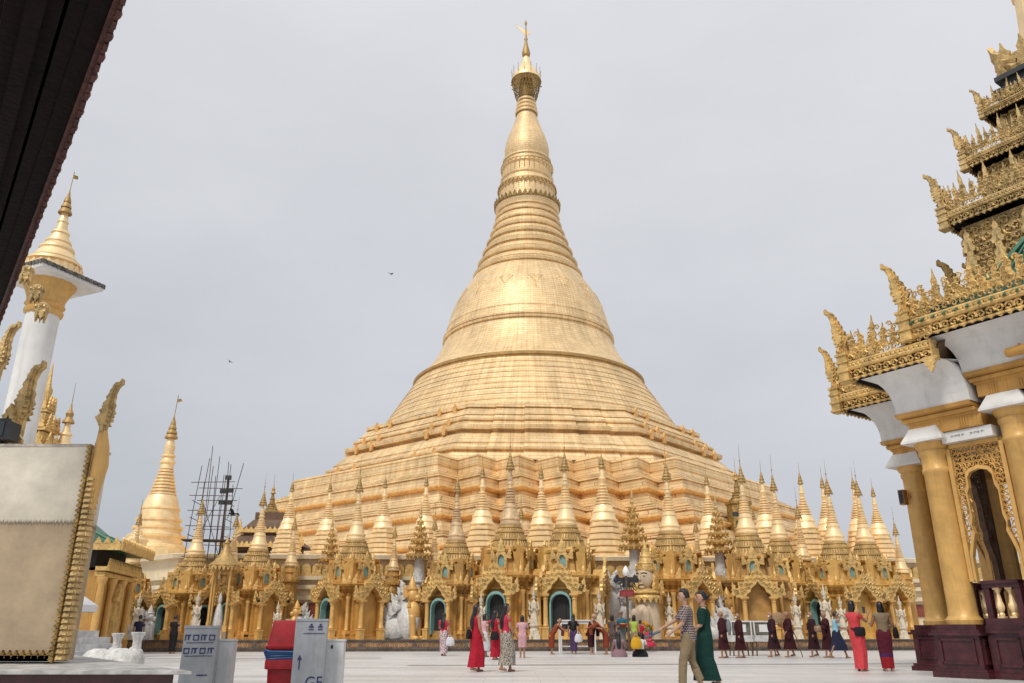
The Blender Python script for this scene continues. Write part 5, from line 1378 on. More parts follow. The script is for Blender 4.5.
# entablature, white cove and eaves follow the stepped plan
LOW = [(-.32, -.32), (1.46, -.32), (1.46, 9.0), (-2.32, 9.0), (-2.32, 2.28), (-.32, 2.28)]
LOWW = [1, -.5, 1, 1, 1, 1]      # the inner edge butts against the taller porch
UP = [(1.50, -.32), (6.92, -.32), (6.92, 8.0), (1.50, 8.0)]
def entab(P, W_, z, name='entablature'):
    b = MB(); loft_edges(b, P, W_, [(z, -.04), (z+.02, .02), (z+.30, .02), (z+.33, .06), (z+.36, .06), (z+.38, .12), (z+.46, .14), (z+.48, .10), (z+.52, .22), (z+.62, .24)], cap1=True)
    n = len(P)
    for i in range(n):
        a = Vector(P[i]); c = Vector(P[(i+1) % n]); d = c-a; L_ = d.length; M = T(a.x, a.y, 0, math.atan2(d.y, d.x))
        if (a.y > 6 and c.y > 6) or (abs(a.x-1.46) < .01 and abs(c.x-1.46) < .01): continue
        k = int(L_/.62)
        for j in range(k):
            x = (j+.5)*L_/k
            for q in (-.09, -.03, .03, .09): b.box((x+q, -.026, z+.15), (.028, .03, .22), M=M)
            b.box((x+.31, -.026, z+.16), (.03, .02, .28), M=M)
    return b.build(name, G_PAINT, PV)
entab(LOW, LOWW, 5.64)
entab(UP, [1]*4, 6.30)
b = MB(); b.box((1.0, -.03, 5.50), (1.2, .52, .26)); b.box((-1.0, 2.57, 5.50), (1.0, .5, .26)); b.box((4.2, -.03, 6.10), (3.2, .52, .38)); b.box((-.01, 1.3, 5.50), (.5, 1.5, .26)); b.build('white_beam', WHITE, PV)
b = MB()
for gx in (.66, 1.12):
    for i in range(4):
        scroll(b, T(gx+.085*i, -.294, 5.50), .075, .85 if i % 2 else 1.0, .14, 4, 8, -1 if i == 2 else 1)
b.build('date_marks', mat('grey_lettering', (.30, .29, .28), .7), PV)
def cove(P, W_, z0, z1, out):
    pr = [(z0, .2)]
    for i in range(1, 9):
        t = i/8*pi/2
        pr.append((z0+(z1-z0)*sin(t)**.9, .2+out*(1-cos(t))))
    pr.append((z1+.004, .25))
    b = MB(); loft_edges(b, P, W_, pr, cap1=True); return b.build('cove', WHITE, PV)
cove(LOW, LOWW, 6.25, 7.27, .52)
cove(UP, [1]*4, 6.91, 7.86, .52)
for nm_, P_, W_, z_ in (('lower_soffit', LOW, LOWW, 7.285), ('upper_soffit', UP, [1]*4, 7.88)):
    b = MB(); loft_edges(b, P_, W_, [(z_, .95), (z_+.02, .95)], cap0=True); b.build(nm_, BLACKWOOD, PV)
def fascia(P0, P1, z, parent, s=1.0, crest=1.0, seed=1, m=G_ORN):
    """carved gilt eave board with hanging lace, a rope moulding and a tall openwork crest; outward is local -y"""
    a = Vector(P0); c = Vector(P1); d = c-a; L_ = d.length; M = T(a.x, a.y, z, math.atan2(d.y, d.x)); rnd = random.Random(seed)
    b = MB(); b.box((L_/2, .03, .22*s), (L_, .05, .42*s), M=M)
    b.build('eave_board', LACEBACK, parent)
    b = MB()
    st = .17*s; n = max(3, int(L_/st))
    for i in range(n):
        x = (i+.5)*L_/n
        b.prism([(xx, -zz) for xx, zz in flame(.13*s, rnd.uniform(.06, .11)*s, i % 2)][::-1], .05, M @ T(x, -.03, .04*s))
        b.tube([(x-.08*s, -.03, .03*s), (x, -.05, -.01), (x+.08*s, -.03, .03*s)], .022*s, 4, M=M)
        scroll(b, M @ T(x, -.03, .12*s, 0, 0, rnd.uniform(-.5, .5)), .20*s, 1.3, .16, 4, 10, 1 if i % 2 else -1)
        scroll(b, M @ T(x+st/2, -.05, .50*s, 0, 0, rnd.uniform(-.5, .5)), .17*s, 1.2, .17, 4, 9, -1 if i % 2 else 1)
    b.tube([(0, -.04, .27*s), (L_, -.04, .27*s)], .055*s, 8, M=M); b.tube([(0, -.04, .385*s), (L_, -.04, .385*s)], .045*s, 8, M=M)
    k = int(L_/(.10*s))
    for i in range(k): b.ball(((i+.5)*L_/k, -.08, .33*s), (.045*s, .035*s, .04*s), 5, 4, M=M)
    o = b.build('eave_carving', m, parent)
    b = MB()
    b.tube([(0, 0, .60*s), (L_, 0, .60*s)], .03*s, 6, M=M)
    n2 = max(2, int(L_/(.23*s)))
    for i in range(n2+1):
        x = i*L_/n2; big = (i % 3 == 0)
        hgt = (.80 if big else .46+rnd.uniform(0, .14))*s*crest
        b.prism(flame((.20 if big else .17)*s, hgt, i % 2), .05, M @ T(x, 0, .58*s, 0, 0, rnd.uniform(-.1, .1)))
        for q in range(5 if crest > .7 else 3):
            scroll(b, M @ T(x+rnd.uniform(-.08, .08)*s, -.03, (.64+.10*q)*s*min(1, .4+crest*.6), 0, 0, rnd.uniform(-1, 1)), (.20-.015*q)*s, 1.2, .16, 4, 9, rnd.choice((-1, 1)))
    b.build('crest', m, o)
    return o
def corner_fin(x, y, z, ang, s, parent, m=G_ORN):
    b = MB(); M = T(x, y, z, ang)
    b.box((0, 0, .16*s), (.22*s, .22*s, .62*s), M=M)
    for zz in (-.1, .1, .3, .46): b.box((0, 0, zz*s), (.27*s, .27*s, .05*s), M=M)
    big_finial(b, M @ T(0, 0, .62*s, 0, 0, R(3)), 1.0*s); b.build('corner_finial', m, parent)
ov = .96
lowp = offset_edges(LOW, [ov*q for q in LOWW]); upp = offset_poly(UP, ov)
b = MB()
loft_edges(b, LOW, LOWW, [(7.31, ov-.02), (7.34, ov), (7.7, ov-.3), (8.4, -.5), (8.42, -.8)]); lr = b.build('lower_roof', WOOD, PV)
b = MB(); loft_poly(b, UP, [(7.91, ov-.02), (7.94, ov), (8.4, ov-.3), (9.6, -.7), (10.9, -1.55)])
for i in range(26):
    x = .7+i*.28; b.tube([(x, -1.45, 8.2), (min(max(x, 2.3), 6.4), .35, 9.66), (min(max(x, 3.2), 5.4), 1.2, 10.95)], .03, 4)
for i in range(30):
    y = -1.3+i*.34; b.tube([(.62, y, 8.2), (2.45, min(max(y, .3), 7.3), 9.66), (3.3, min(max(y, 1.2), 6.4), 10.95)], .03, 4)
ur = b.build('upper_roof', GREENROOF, PV)
sd_ = 0
def eaves(Q, z, parent, s, crest, skip=()):
    n = len(Q)
    for i in range(n):
        if i in skip: continue
        fascia(Q[i], Q[(i+1) % n], z, parent, s, crest, i+3)
fascia(lowp[0], (1.02, lowp[0][1]), 7.24, lr, 1.15, 1.0, 3); eaves(lowp, 7.24, lr, 1.15, 1.0, skip=(0, 1, 2)); eaves(upp, 7.84, ur, 1.2, 1.0, skip=(2,))
for (x, y) in (lowp[0], lowp[4], lowp[3]): corner_fin(x, y, 7.37, R(180) if x < 4 else 0, 1.25, lr)
corner_fin(upp[0][0], upp[0][1], 7.98, R(180), 1.3, ur); corner_fin(upp[1][0], upp[1][1], 8.1, 0, 1.3, ur); corner_fin(upp[3][0], upp[3][1], 8.1, R(180), 1.3, ur)
b = MB(); b.box((1.04, lowp[0][1]+.14, 7.5), (.05, .34, .5)); b.prism([(x, -z) for x, z in flame(.34, .42)][::-1], .06, T(.98, lowp[0][1]-.04, 7.3)); b.build('eave_end', G_ORN, lr)
corner_fin(lowp[5][0]+.1, lowp[5][1], 7.35, R(180), .8, lr, G_DARK)
# dark carved finials on the ridge in front of the green roof
b = MB()
for (x, y, z, s) in ((1.25, .2, 8.9, 1.4), (1.9, -.1, 8.8, 1.05)): big_finial(b, T(x, y, z, R(180), 0, 0), s)
b.build('ridge_finial', G_DARK, ur)
# the tower of diminishing roofs
CX, CY = 3.4, 5.6
TW = [(3.1, 12.35, 1.05), (2.47, 14.25, .85), (1.9, 16.0, .6)]
for i, (h, z, s) in enumerate(TW):
    sq = [(CX-h, CY-h), (CX+h, CY-h), (CX+h, CY+h), (CX-h, CY+h)]
    hn = TW[i+1][0]-.65 if i < 2 else 1.1
    zn = TW[i+1][1]-.5 if i < 2 else 17.0
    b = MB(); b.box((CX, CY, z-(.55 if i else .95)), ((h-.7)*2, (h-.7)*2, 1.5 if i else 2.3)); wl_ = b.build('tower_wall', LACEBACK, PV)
    b = MB()
    loft_poly(b, sq, [(z, -.03), (z+.05, 0), (z+.25, -.25), (zn-.35, hn-h), (zn, hn-h)], cap0=True)
    rf = b.build('tower_roof', BLACKWOOD, PV)
    for k in range(4): fascia(sq[k], sq[(k+1) % 4], z-.06, rf, s*.95, 1.35, 20+i*4+k, G_ORN2)
    for k, (x, y) in enumerate(sq): corner_fin(x, y, z, R(180) if x < CX else 0, s*1.12, rf, G_ORN2)
    b = MB(); rnd = random.Random(40+i)
    q = h-.30; zl = z-(1.9 if i else 2.0)
    b.box((CX, CY, (zl+z)/2-.06), (q*2, q*2, z-zl-.12))
    for k in range(4):
        M = T(CX, CY, 0, k*pi/2)
        n = int(q*2/.26)
        for j in range(n):
            x = -q+(j+.5)*2*q/n
            for r_ in range(6):
                scroll(b, M @ T(x+rnd.uniform(-.05, .05), -q-.05, zl+.18+r_*.29, 0, 0, rnd.uniform(-1, 1)), rnd.uniform(.26, .36), 1.25, .17, 4, 9, rnd.choice((-1, 1)))
            if j % 3 == 0: b.prism(flame(.34, 1.0, j % 2), .1, M @ T(x, -q-.1, zl+.3)); b.prism(flame(.3, .8, j % 2), .1, M @ T(x, -q-.1, zl+1.0))
    b.build('tower_carving', G_ORN2, wl_)
    b = MB()     # pointed gable in the middle of each side
    for k in range(4):
        M = T(CX, CY, 0, k*pi/2)
        b.prism([(-.5*s, 0), (.5*s, 0), (.42*s, .5*s), (.2*s, .95*s), (0, 1.7*s), (-.2*s, .95*s), (-.42*s, .5*s)], .12, M @ T(0, -h+.15, z+.2))
        for sx in (-1, 1):
            for j in range(4): b.prism(flame(.34*s, .5*s, sx > 0), .08, M @ T(sx*(.55-.13*j)*s, -h+.1, z+(.1+.38*j)*s, 0, 0, sx*R(25)))
    b.build('gable', G_ORN2, rf)
BLKLEDGE = mat('black_slate_ledge', (.05, .052, .055), .4, .2, (5, .3))
for (h, z) in ((1.62, 16.75), (1.5, 17.25)):
    b = MB(); b.box((CX, CY, z), (h*2, h*2, .16)); b.box((CX, CY, z-.14), (h*1.8, h*1.8, .14)); b.build('ledge', BLKLEDGE, PV)
b = MB(); b.box((CX, CY, 17.0), (2.4, 2.4, .5)); b.box((CX, CY, 17.7), (2.2, 2.2, .9))
for k in range(4):
    M = T(CX, CY, 0, k*pi/2)
    for j in range(5): b.prism(flame(.62, 1.1, j > 2), .14, M @ T(-1.1+.55*j, -1.18, 17.35, 0, R(18)))
    b.prism(flame(.7, 1.25), .16, T(CX, CY, 0, k*pi/2+pi/4) @ T(0, -1.62, 17.3, 0, R(20)))
b.build('leaf_crown', G_ORN2, PV)
b = MB(); b.lathe([(17.9, 1.05), (18.2, 1.1), (18.4, 1.02), (20.5, .86), (20.6, .95), (20.8, .95), (20.9, .74), (22.2, .55), (22.3, .62), (22.5, .6), (22.6, .42), (24.5, .2), (27.0, .03)], 12, (CX, CY, 0), smooth=False); b.build('spire', G_SPIRE, PV)

# fittings on the pavilion
sb = thing('speaker_box', 'small orange-brown box fixed to the left side of the farther column', 'speaker', (11.22, 23.0, 4.38), R(-55))
b = MB(); b.box((0, 0, .22), (.16, .2, .42)); b.box((.12, .05, .22), (.14, .04, .06)); b.build('housing', mat('orange_brown_paint', (.36, .17, .05), .5, 0, (6, .2)), sb)
b = MB(); b.box((0, -.104, .22), (.12, .012, .36)); b.build('grille', STEEL, sb)
hn = thing('loudspeaker', 'gold painted tube loudspeaker hung under the near white cove', 'speaker', (11.62, 17.2, 7.06), R(-55))
b = MB(); b.lathe([(-.3, .09), (-.27, .11), (.2, .12), (.26, .14), (.28, .12)], 18, M=T(0, 0, 0, 0, 0, R(90))); b.box((0, .04, .1), (.06, .05, .12)); b.build('tube', G_PAINT, hn)
# ------------------------------------------------------------------ people
def lerp(a, b, t): return a+(b-a)*t
def sect(cx, cy_, z, rx, ry, n=22, fold=0, amp=0, ph=0):
    out = []
    for j in range(n):
        a = 2*pi*j/n
        q = 1 + (amp*cos(fold*a+ph) if fold else 0)
        out.append((cx+rx*q*cos(a), cy_+ry*q*sin(a), z))
    return out
def ssect(cx, cy_, z, rx, ry, n=30, fold=0, amp=0, ph=0):
    out = []
    for j in range(n):
        a = 2*pi*j/n; c, s_ = cos(a), sin(a)
        q = 1 + (amp*cos(fold*a+ph) if fold else 0)
        out.append((cx+rx*q*math.copysign(abs(c)**.72, c), cy_+ry*q*math.copysign(abs(s_)**.72, s_), z))
    return out
def hand(mb, w, d, up, s=1.0, curl=.5, side=1):
    """palm, four bent fingers of unequal length and a thumb from the side of the palm"""
    d = d.normalized(); sd = d.cross(up)
    if sd.length < .1: sd = Vector((0, 1, 0))
    sd.normalize(); nr = sd.cross(d).normalized()
    p1 = w + d*.045*s; p2 = w + d*.085*s
    mb.capsule(w, p2, .020*s, .027*s, 8)
    mb.capsule(p1+sd*.018*s, p2+sd*.02*s, .017*s, .016*s, 8); mb.capsule(p1-sd*.018*s, p2-sd*.02*s, .017*s, .016*s, 8)
    for k, ln in enumerate((.060, .072, .068, .052)):
        o = p2 + sd*(.030-.020*k)*s
        m = o + (d*cos(curl*.6) - nr*sin(curl*.6))*ln*.5*s
        e = m + (d*cos(curl*1.6) - nr*sin(curl*1.6))*ln*.5*s
        mb.capsule(o, m, .0095*s, .009*s, 6); mb.capsule(m, e, .009*s, .007*s, 6)
    tb_ = p1 + sd*.026*s*side
    tm = tb_ + (d*.6+sd*side*.7-nr*.3).normalized()*.034*s; te = tm + (d*.9+sd*side*.15-nr*.4).normalized()*.03*s
    mb.capsule(tb_, tm, .012*s, .010*s, 6); mb.capsule(tm, te, .010*s, .008*s, 6)
PCOUNT = [0]
def person(lb, loc, face, H=1.65, skin=SKIN, stride=0.0, lean=0.0, arms=None, top=None, bottom=None, hair='long', group=None, female=True,
           seated=False, headturn=0, headtilt=0, vox=.014, bun=False, hem=.10, dress=False, sleeve=.55, robe=None, hemw=1.0, girth=1.0, mask=False, cap=None, headband=False, trousers=None):
    """local +x is forward. arms = [(upper dir, fore dir) for left(+y), right(-y)] as direction vectors"""
    rt = thing('person', lb, 'person', loc, face, group)
    S = H/1.68; dz = -.74 if seated else 0
    k_ = girth
    def tor(z): return Vector((lean*(z-.9)/.6*.55, 0, z+dz))
    sh_w = .175*k_ if female else .20*k_
    pel = tor(.92); che = tor(1.28); nk = tor(1.43); hd = tor(1.43)+Vector((.02+.12*max(0, lean)*.6, 0, .155 - .10*max(0, lean-.6)))
    mb = MB()
    mb.capsule(tor(.90), tor(1.08), .125*k_, .105*k_, 14); mb.capsule(tor(1.05), tor(1.30), .105*k_, .115*k_, 14)
    for s in (-1, 1): mb.capsule(tor(1.22)+Vector((0, s*.06, 0)), tor(1.34)+Vector((0, s*.07, 0)), .085, .075, 10); mb.capsule(tor(.90), tor(.86)+Vector((-.02, s*.07, 0)), .10*k_, .10*k_, 10)
    mb.capsule(nk-Vector((0, 0, .06)), hd-Vector((.01, 0, .06)), .052, .047, 10)
    # legs
    hips = [tor(.88)+Vector((0, s*.088, 0)) for s in (1, -1)]
    if seated:
        kn = [Vector((.34, .22, .20)), Vector((.32, -.22, .20))]; an = [Vector((-.0, .10, .07)), Vector((.08, -.16, .07))]
    else:
        an = []; kn = []
        for s, h in zip((1, -1), hips):
            fx = s*stride
            a = Vector((fx, s*.075, .075 + (.05 if fx < -.12 else 0)))
            k2 = h.lerp(a, .5) + Vector((.03+.10*abs(stride)*(1 if s*stride < 0 else .5), 0, 0))
            an.append(a); kn.append(k2)
    for h, k2, a, s in zip(hips, kn, an, (1, -1)):
        mb.capsule(h, k2, .083*k_, .055, 10); mb.capsule(k2, a, .053, .036, 10)
        mb.capsule(k2.lerp(a, .25)+Vector((-.015, 0, 0)), k2.lerp(a, .45), .05, .04, 8)
        f = Vector((1, s*.12, 0)).normalized()
        tilt = -.35 if (not seated and s*stride < -.12) else 0
        heel = a+Vector((-.035, 0, -.04)); toe = a+f*.13+Vector((0, 0, -.045+tilt*.13*.6))
        mb.capsule(heel, toe, .036, .026, 8); mb.capsule(a+f*.07+Vector((0, s*.02, -.04)), toe+Vector((.0, s*.012, 0)), .03, .022, 8)
    # arms and hands
    arms = arms or [((0, .2, -1), (.25, .04, -1)), ((0, -.2, -1), (.25, -.04, -1))]
    A = []
    for s, (u, f) in zip((1, -1), arms):
        shp = tor(1.365)+Vector((0, s*sh_w, 0)); u = Vector(u).normalized(); f = Vector(f).normalized()
        el = shp + u*.275; wr = el + f*.235
        mb.capsule(tor(1.36)+Vector((0, s*.08, 0)), shp, .07, .058, 10)
        mb.capsule(shp, el, .050*k_, .038, 10); mb.capsule(el, wr, .038, .025, 10)
        hand(mb, wr, f, Vector((0, 0, 1)) if abs(f.z) < .8 else Vector((0, 1, 0)), 1.05, .6, s)
        A.append((shp, el, wr, f))
    # head with nose, brow, chin, ears
    Hm = Matrix.Translation(hd) @ Matrix.Rotation(headturn, 4, 'Z') @ Matrix.Rotation(headtilt+max(0, lean)*.35, 4, 'Y')
    mb.ball((0, 0, .0), (.092, .076, .112), 18, 12, Hm); mb.ball((.026, 0, -.058), (.062, .054, .062), 12, 8, Hm)
    mb.capsule((.088, 0, .012), (.102, 0, -.018), .010, .016, 8, Hm); mb.ball((.078, 0, .030), (.02, .05, .014), 8, 6, Hm); mb.ball((.080, 0, -.055), (.018, .026, .010), 8, 6, Hm)
    for s in (-1, 1): mb.ball((-.008, s*.078, -.008), (.022, .012, .032), 8, 6, Hm)
    body = mb.build('tmp_body', skin)
    md = body.modifiers.new('r', 'REMESH'); md.mode = 'VOXEL'; md.voxel_size = vox; md.use_smooth_shade = True
    bpy.context.view_layer.update()
    me = bpy.data.meshes.new_from_object(body.evaluated_get(bpy.context.evaluated_depsgraph_get()))
    me.polygons.foreach_set('use_smooth', [True]*len(me.polygons))
    bpy.data.objects.remove(body)
    bo = bpy.data.objects.new('body', me); COL.objects.link(bo); bo.parent = rt
    if not me.materials: me.materials.append(skin)
    # eyes and mouth
    e = MB()
    for s in (-1, 1): e.ball((.083, s*.033, .006), (.010, .015, .008), 8, 6, Hm)
    e.build('eyes', HAIR, rt)
    if hair != 'bald':
        e = MB()
        for s in (-1, 1): e.tube([(.093, s*.012, .036), (.093, s*.032, .041), (.082, s*.052, .034)], .005, 4, M=Hm)
        e.build('eyebrows', HAIR, rt)
    e = MB(); e.ball((.096, 0, -.056), (.006, .024, .007), 8, 6, Hm); e.build('lips', REDTILE, rt)
    # hair
    if hair != 'bald':
        h = MB(); nu, nv = 24, 14; rings = []
        for i in range(1, nv):
            t = pi*i/nv; ring = []
            for j in range(nu):
                a = 2*pi*j/nu
                d = Vector((sin(t)*cos(a), sin(t)*sin(a), cos(t)))
                fr = max(0, d.x)
                q = 1.13
                if d.x > .12 and d.z < .62-.2*(1-d.x): q = .82      # leave the face clear
                if d.z < -.45: q = .8
                ring.append((d.x*.094*q-.010, d.y*.078*q, d.z*.114*q+.010))
            rings.append(ring)
        h.loft(rings, True, True, True, Hm)
        if hair == 'long':
            rr_ = []
            pts = [(-.02, .0, .05, .07, .07), (-.055, 0, -.02, .06, .088), (-.075, 0, -.10, .052, .092), (-.108, 0, -.19, .05, .100), (-.142, 0, -.30, .045, .102), (-.150, 0, -.42, .036, .090), (-.145, 0, -.52, .018, .055)]
            for x, y, z, rx, ry in pts:
                rr_.append([tuple(v) for v in sect(x, y, z, rx, ry, 18, 6, .05)])
            h.loft(rr_[::-1], True, True, True, Hm)
        elif hair == 'bob':
            rr_ = [sect(-.02, 0, .04, .078, .082, 18, 6, .03), sect(-.035, 0, -.04, .068, .092, 18, 6, .03), sect(-.045, 0, -.12, .06, .094, 18, 6, .04), sect(-.05, 0, -.16, .035, .07, 18)]
            h.loft(rr_[::-1], True, True, True, Hm)
        if bun: h.ball((-.115, 0, .02), (.05, .05, .05), 12, 8, Hm)
        h.build('hair', HAIR, rt)
    if mask:
        h = MB(); h.ball((.052, 0, -.048), (.060, .062, .046), 12, 8, Hm); h.build('face_mask', PAPER, rt)
    if cap:
        h = MB(); h.lathe([(.04, .105), (.1, .1), (.135, .06), (.14, .01)], 16, (-.005, 0, 0), M=Hm); h.loft([sect(.10, 0, .045, .07, .075, 14), sect(.10, 0, .058, .07, .075, 14)], True, M=Hm); h.build('cap', cap, rt)
    # garments
    if bottom and not seated:
        rings = []; n = 30; z0 = hem; z1 = 1.02
        for i in range(13):
            t = i/12; z = lerp(z0, z1, t)
            xs = []
            for h, k2, a in zip(hips, kn, an):
                p = k2.lerp(h, min(1, max(0, (z-k2.z)/(h.z-k2.z)))) if z > k2.z else a.lerp(k2, max(0, (z-a.z)/(k2.z-a.z)))
                xs.append(p.x)
            tc_ = tor(z).x if z > .86 else None
            mnx, mxx = min(xs), max(xs)
            if z > .86: mnx = lerp(mnx, tor(z).x, (z-.86)/.16); mxx = lerp(mxx, tor(z).x, (z-.86)/.16)
            m = lerp(.085, .142, min(1, max(0, (z-.2)/.6)))*k_*(hemw if z < .5 else 1)
            rx = (mxx-mnx)/2+m*(1.0 if z < .8 else 1.05); ry = lerp(.140, .186, min(1, z/.85))*k_*(hemw if z < .5 else 1)
            if z > .9: rx = lerp(.155, .122, (z-.9)/.12)*k_; ry = lerp(.186, .150, (z-.9)/.12)*k_
            amp = .055*(1-t)**.7 + .012
            rings.append(ssect((mnx+mxx)/2+.012, 0, z, rx, ry, n, 7, amp, .6+PCOUNT[0]+1.2*t))
        g_ = MB(); g_.loft(rings, True, True, True); g_.build('skirt' if not dress else 'dress_skirt', bottom, rt)
    if bottom and seated:
        g_ = MB()
        g_.loft([sect(.13, 0, .0, .34, .33, 26, 7, .03), sect(.13, 0, .10, .34, .33, 26, 7, .03), sect(.10, 0, .2, .26, .27, 26, 7, .02), sect(.0, 0, .30, .15, .18, 26)], True); g_.build('skirt', bottom, rt)
    if trousers:
        g_ = MB(); 
        g_.loft([sect(tor(z).x, 0, z+dz, rx*k_, ry*k_, 22) for z, rx, ry in ((.80, .10, .165), (.88, .125, .172), (.98, .115, .158), (1.04, .108, .148))], True)
        for h, k2, a, s in zip(hips, kn, an, (1, -1)):
            pts = [h+Vector((0, 0, .06)), h.lerp(k2, .3), h.lerp(k2, .7), k2, k2.lerp(a, .4), a.lerp(k2, .08)+Vector((-.01, 0, 0))]
            g_.tube(pts, [.105, .103, .088, .078, .074, .070], 14)
            for q in (.15, .3): g_.tube([a.lerp(k2, q)+Vector((-.05, -.06, .0)), a.lerp(k2, q)+Vector((.066, 0, .015)), a.lerp(k2, q)+Vector((-.04, .062, .0))], .012, 4)
        g_.build('trousers', trousers, rt)
    if top:
        sl = [( .96, .122, .160), (1.02, .112, .150), (1.10, .106, .140), (1.2, .118, .152), (1.30, .122, .172), (1.36, .105, .185 if female else .205), (1.40, .085, .15), (1.43, .062, .075)]
        if trousers: sl = [(.84, .135, .182), (.9, .135, .18)] + sl
        g_ = MB(); g_.loft([sect(tor(z).x, 0, z+dz, rx*k_*1.06, ry*k_*1.05, 24, 5, .012, z*9) for z, rx, ry in sl], True)
        for (shp, el, wr, f), s in zip(A, (1, -1)):
            if sleeve > 0:
                e1 = shp.lerp(el, min(1, sleeve)); pts = [shp+Vector((0, -s*.05, .0)), shp+Vector((0, 0, -.005)), shp.lerp(e1, .5), e1]
                rad = [.062, .068, .062, .060]
                if sleeve > 1: pts.append(el.lerp(wr, sleeve-1)); rad.append(.05)
                g_.tube(pts, rad, 12)
        g_.build('top' if not dress else 'dress_top', top, rt)
    if robe:
        n = 34; rings = []
        hipx = [a.x for a in an]
        zz = [(.30, None), (.42, None), (.6, None), (.78, None), (.92, (.155, .20)), (1.05, (.15, .195)), (1.18, (.15, .20)), (1.30, (.145, .21)), (1.37, (.12, .205)), (1.41, (.09, .16)), (1.44, (.07, .085))]
        if seated: zz = [(z, q) for z, q in zz if z > .8]
        for z, q in zz:
            if q is None:
                t = (z-.3)/.5; mn = min(hipx)*(1-t)*.8; mx_ = max(hipx)*(1-t)*.8
                rings.append(sect((mn+mx_)/2, 0, z, (mx_-mn)/2+lerp(.135, .15, t), lerp(.17, .195, t), n, 8, .05, z*4))
            else: rings.append(sect(tor(z).x, 0, z+dz, q[0]*k_, q[1]*k_, n, 8, .028, z*5))
        g_ = MB(); g_.loft(rings, True)
        # the covered (left) arm hangs in drapery, and a sash runs from the shoulder
        shp, el, wr, f = A[0]
        g_.tube([shp+Vector((0, -.08, .02)), shp, shp.lerp(el, .6), el, el.lerp(wr, .7)], [.075, .09, .095, .10, .085], 12)
        mid = el.lerp(wr, .4); g_.loft([sect(mid.x-.02, mid.y, mid.z-.34, .07, .035, 12, 4, .1), sect(mid.x, mid.y, mid.z-.1, .085, .05, 12, 4, .1), sect(el.x, el.y, el.z+.05, .08, .06, 12)], True)
        for q in range(4):
            g_.tube([tor(1.40)+Vector((.03-.0*q, .10+.03*q, 0)), tor(1.2)+Vector((.14, .03-.05*q, .02*q)), tor(1.0)+Vector((.13, -.12-.02*q, .03*q)), tor(.93)+Vector((.02, -.2, .02*q))], [.018, .022, .022, .015], 6)
        g_.build('robe', robe, rt)
    rt.scale = (S, S, S); PCOUNT[0] += 1
    return rt, [tuple(Vector(loc) + Matrix.Rotation(face, 3, 'Z') @ (a[2]*S)) for a in A], S
C_RED = cloth('red_fabric', (.40, .012, .03)); C_CORAL = cloth('coral_fabric', (.60, .06, .07)); C_PINK = cloth('pale_pink_fabric', (.60, .34, .36))
C_HOTRED = cloth('bright_red_top', (.50, .03, .07)); C_FLOR = cloth('white_pink_floral', (.58, .5, .5), ((.25, .05, .10), 26, 'floral')); C_LEOP = cloth('black_cream_print', (.42, .37, .31), ((.05, .04, .035), 34, 'floral'))
C_KHAKI = cloth('khaki_cotton', (.24, .18, .105)); C_MAZE = cloth('printed_shirt', (.50, .44, .42), ((.045, .014, .02), 21, 'maze')); C_GREEN = cloth('deep_green_fabric', (.004, .034, .027))
C_MONK = cloth('maroon_robe', (.045, .008, .011)); C_MONKD = cloth('dark_maroon_robe', (.034, .010, .015)); C_ORANGE = cloth('rust_robe', (.22, .045, .018)); C_BLUE = cloth('light_blue_cotton', (.28, .50, .60)); C_NAVY = cloth('navy_longyi', (.018, .022, .05))
C_TAN = cloth('tan_blouse', (.22, .17, .105)); C_HEM = cloth('maroon_longyi', (.10, .012, .025), ((.28, .012, .02), .34, 'hem')); C_LIME = cloth('lime_green_fabric', (.36, .46, .07)); C_MAUVE = cloth('dusty_mauve_fabric', (.26, .16, .18)); C_WHITE = cloth('white_cotton', (.62, .62, .64))
C_PURP = cloth('purple_print', (.10, .05, .14), ((.03, .02, .05), 24, 'floral')); C_BLK = cloth('black_cotton', (.015, .014, .016)); C_YEL = cloth('yellow_bag_cloth', (.62, .34, .02)); C_GREYB = cloth('grey_canvas', (.20, .21, .22)); C_DKPRINT = cloth('dark_brown_print', (.07, .05, .05), ((.2, .14, .12), 28, 'floral')); C_TEALB = cloth('teal_shirt', (.03, .13, .19)); C_GREYT = cloth('grey_longyi', (.16, .16, .16))
DN = [((0, .2, -1), (.2, .02, -1)), ((0, -.2, -1), (.2, -.02, -1))]
FRONT = [((.25, .1, -1), (1, -.5, -.1)), ((.25, -.1, -1), (1, .5, -.1))]
away = R(90)
def P(lb, x, y, face, **k):
    z = k.pop('z', 0)
    return person(lb, (x, y, z), face, **k)
# the two couples of women in the middle
p1 = P('woman seen from behind in coral top and pink floral skirt carrying a white bag', -2.85, 35.4, R(70), H=1.66, top=C_HOTRED, bottom=C_FLOR, stride=.06, hair='long', arms=[((.1, .15, -1), (.9, .1, .1)), ((-.05, -.2, -1), (.05, -.05, -1))])
p2 = P('long-haired woman walking in an ankle-length sleeveless red dress', -.95, 22.35, R(28), H=1.64, top=C_RED, bottom=C_RED, dress=True, stride=.13, hair='long', sleeve=0, vox=.010, hemw=1.12, hem=.12, arms=[((.2, .25, -1), (.8, .1, -.4)), ((-.05, -.3, -1), (.4, -.05, -.9))])
p3 = P('long-haired woman walking in red top and black and cream patterned long skirt', -.16, 22.35, R(24), H=1.66, top=C_HOTRED, bottom=C_LEOP, stride=.16, hair='long', sleeve=.45, vox=.010, hem=.16, arms=[((.1, .25, -1), (.5, .1, -.9)), ((.05, -.3, -1), (.6, .0, -.7))])
P('woman in white skirt and striped shawl glimpsed between the two walking women', -1.1, 34.0, R(35), H=1.60, top=C_PINK, bottom=C_WHITE, stride=.14, hair='bob', hem=.25)
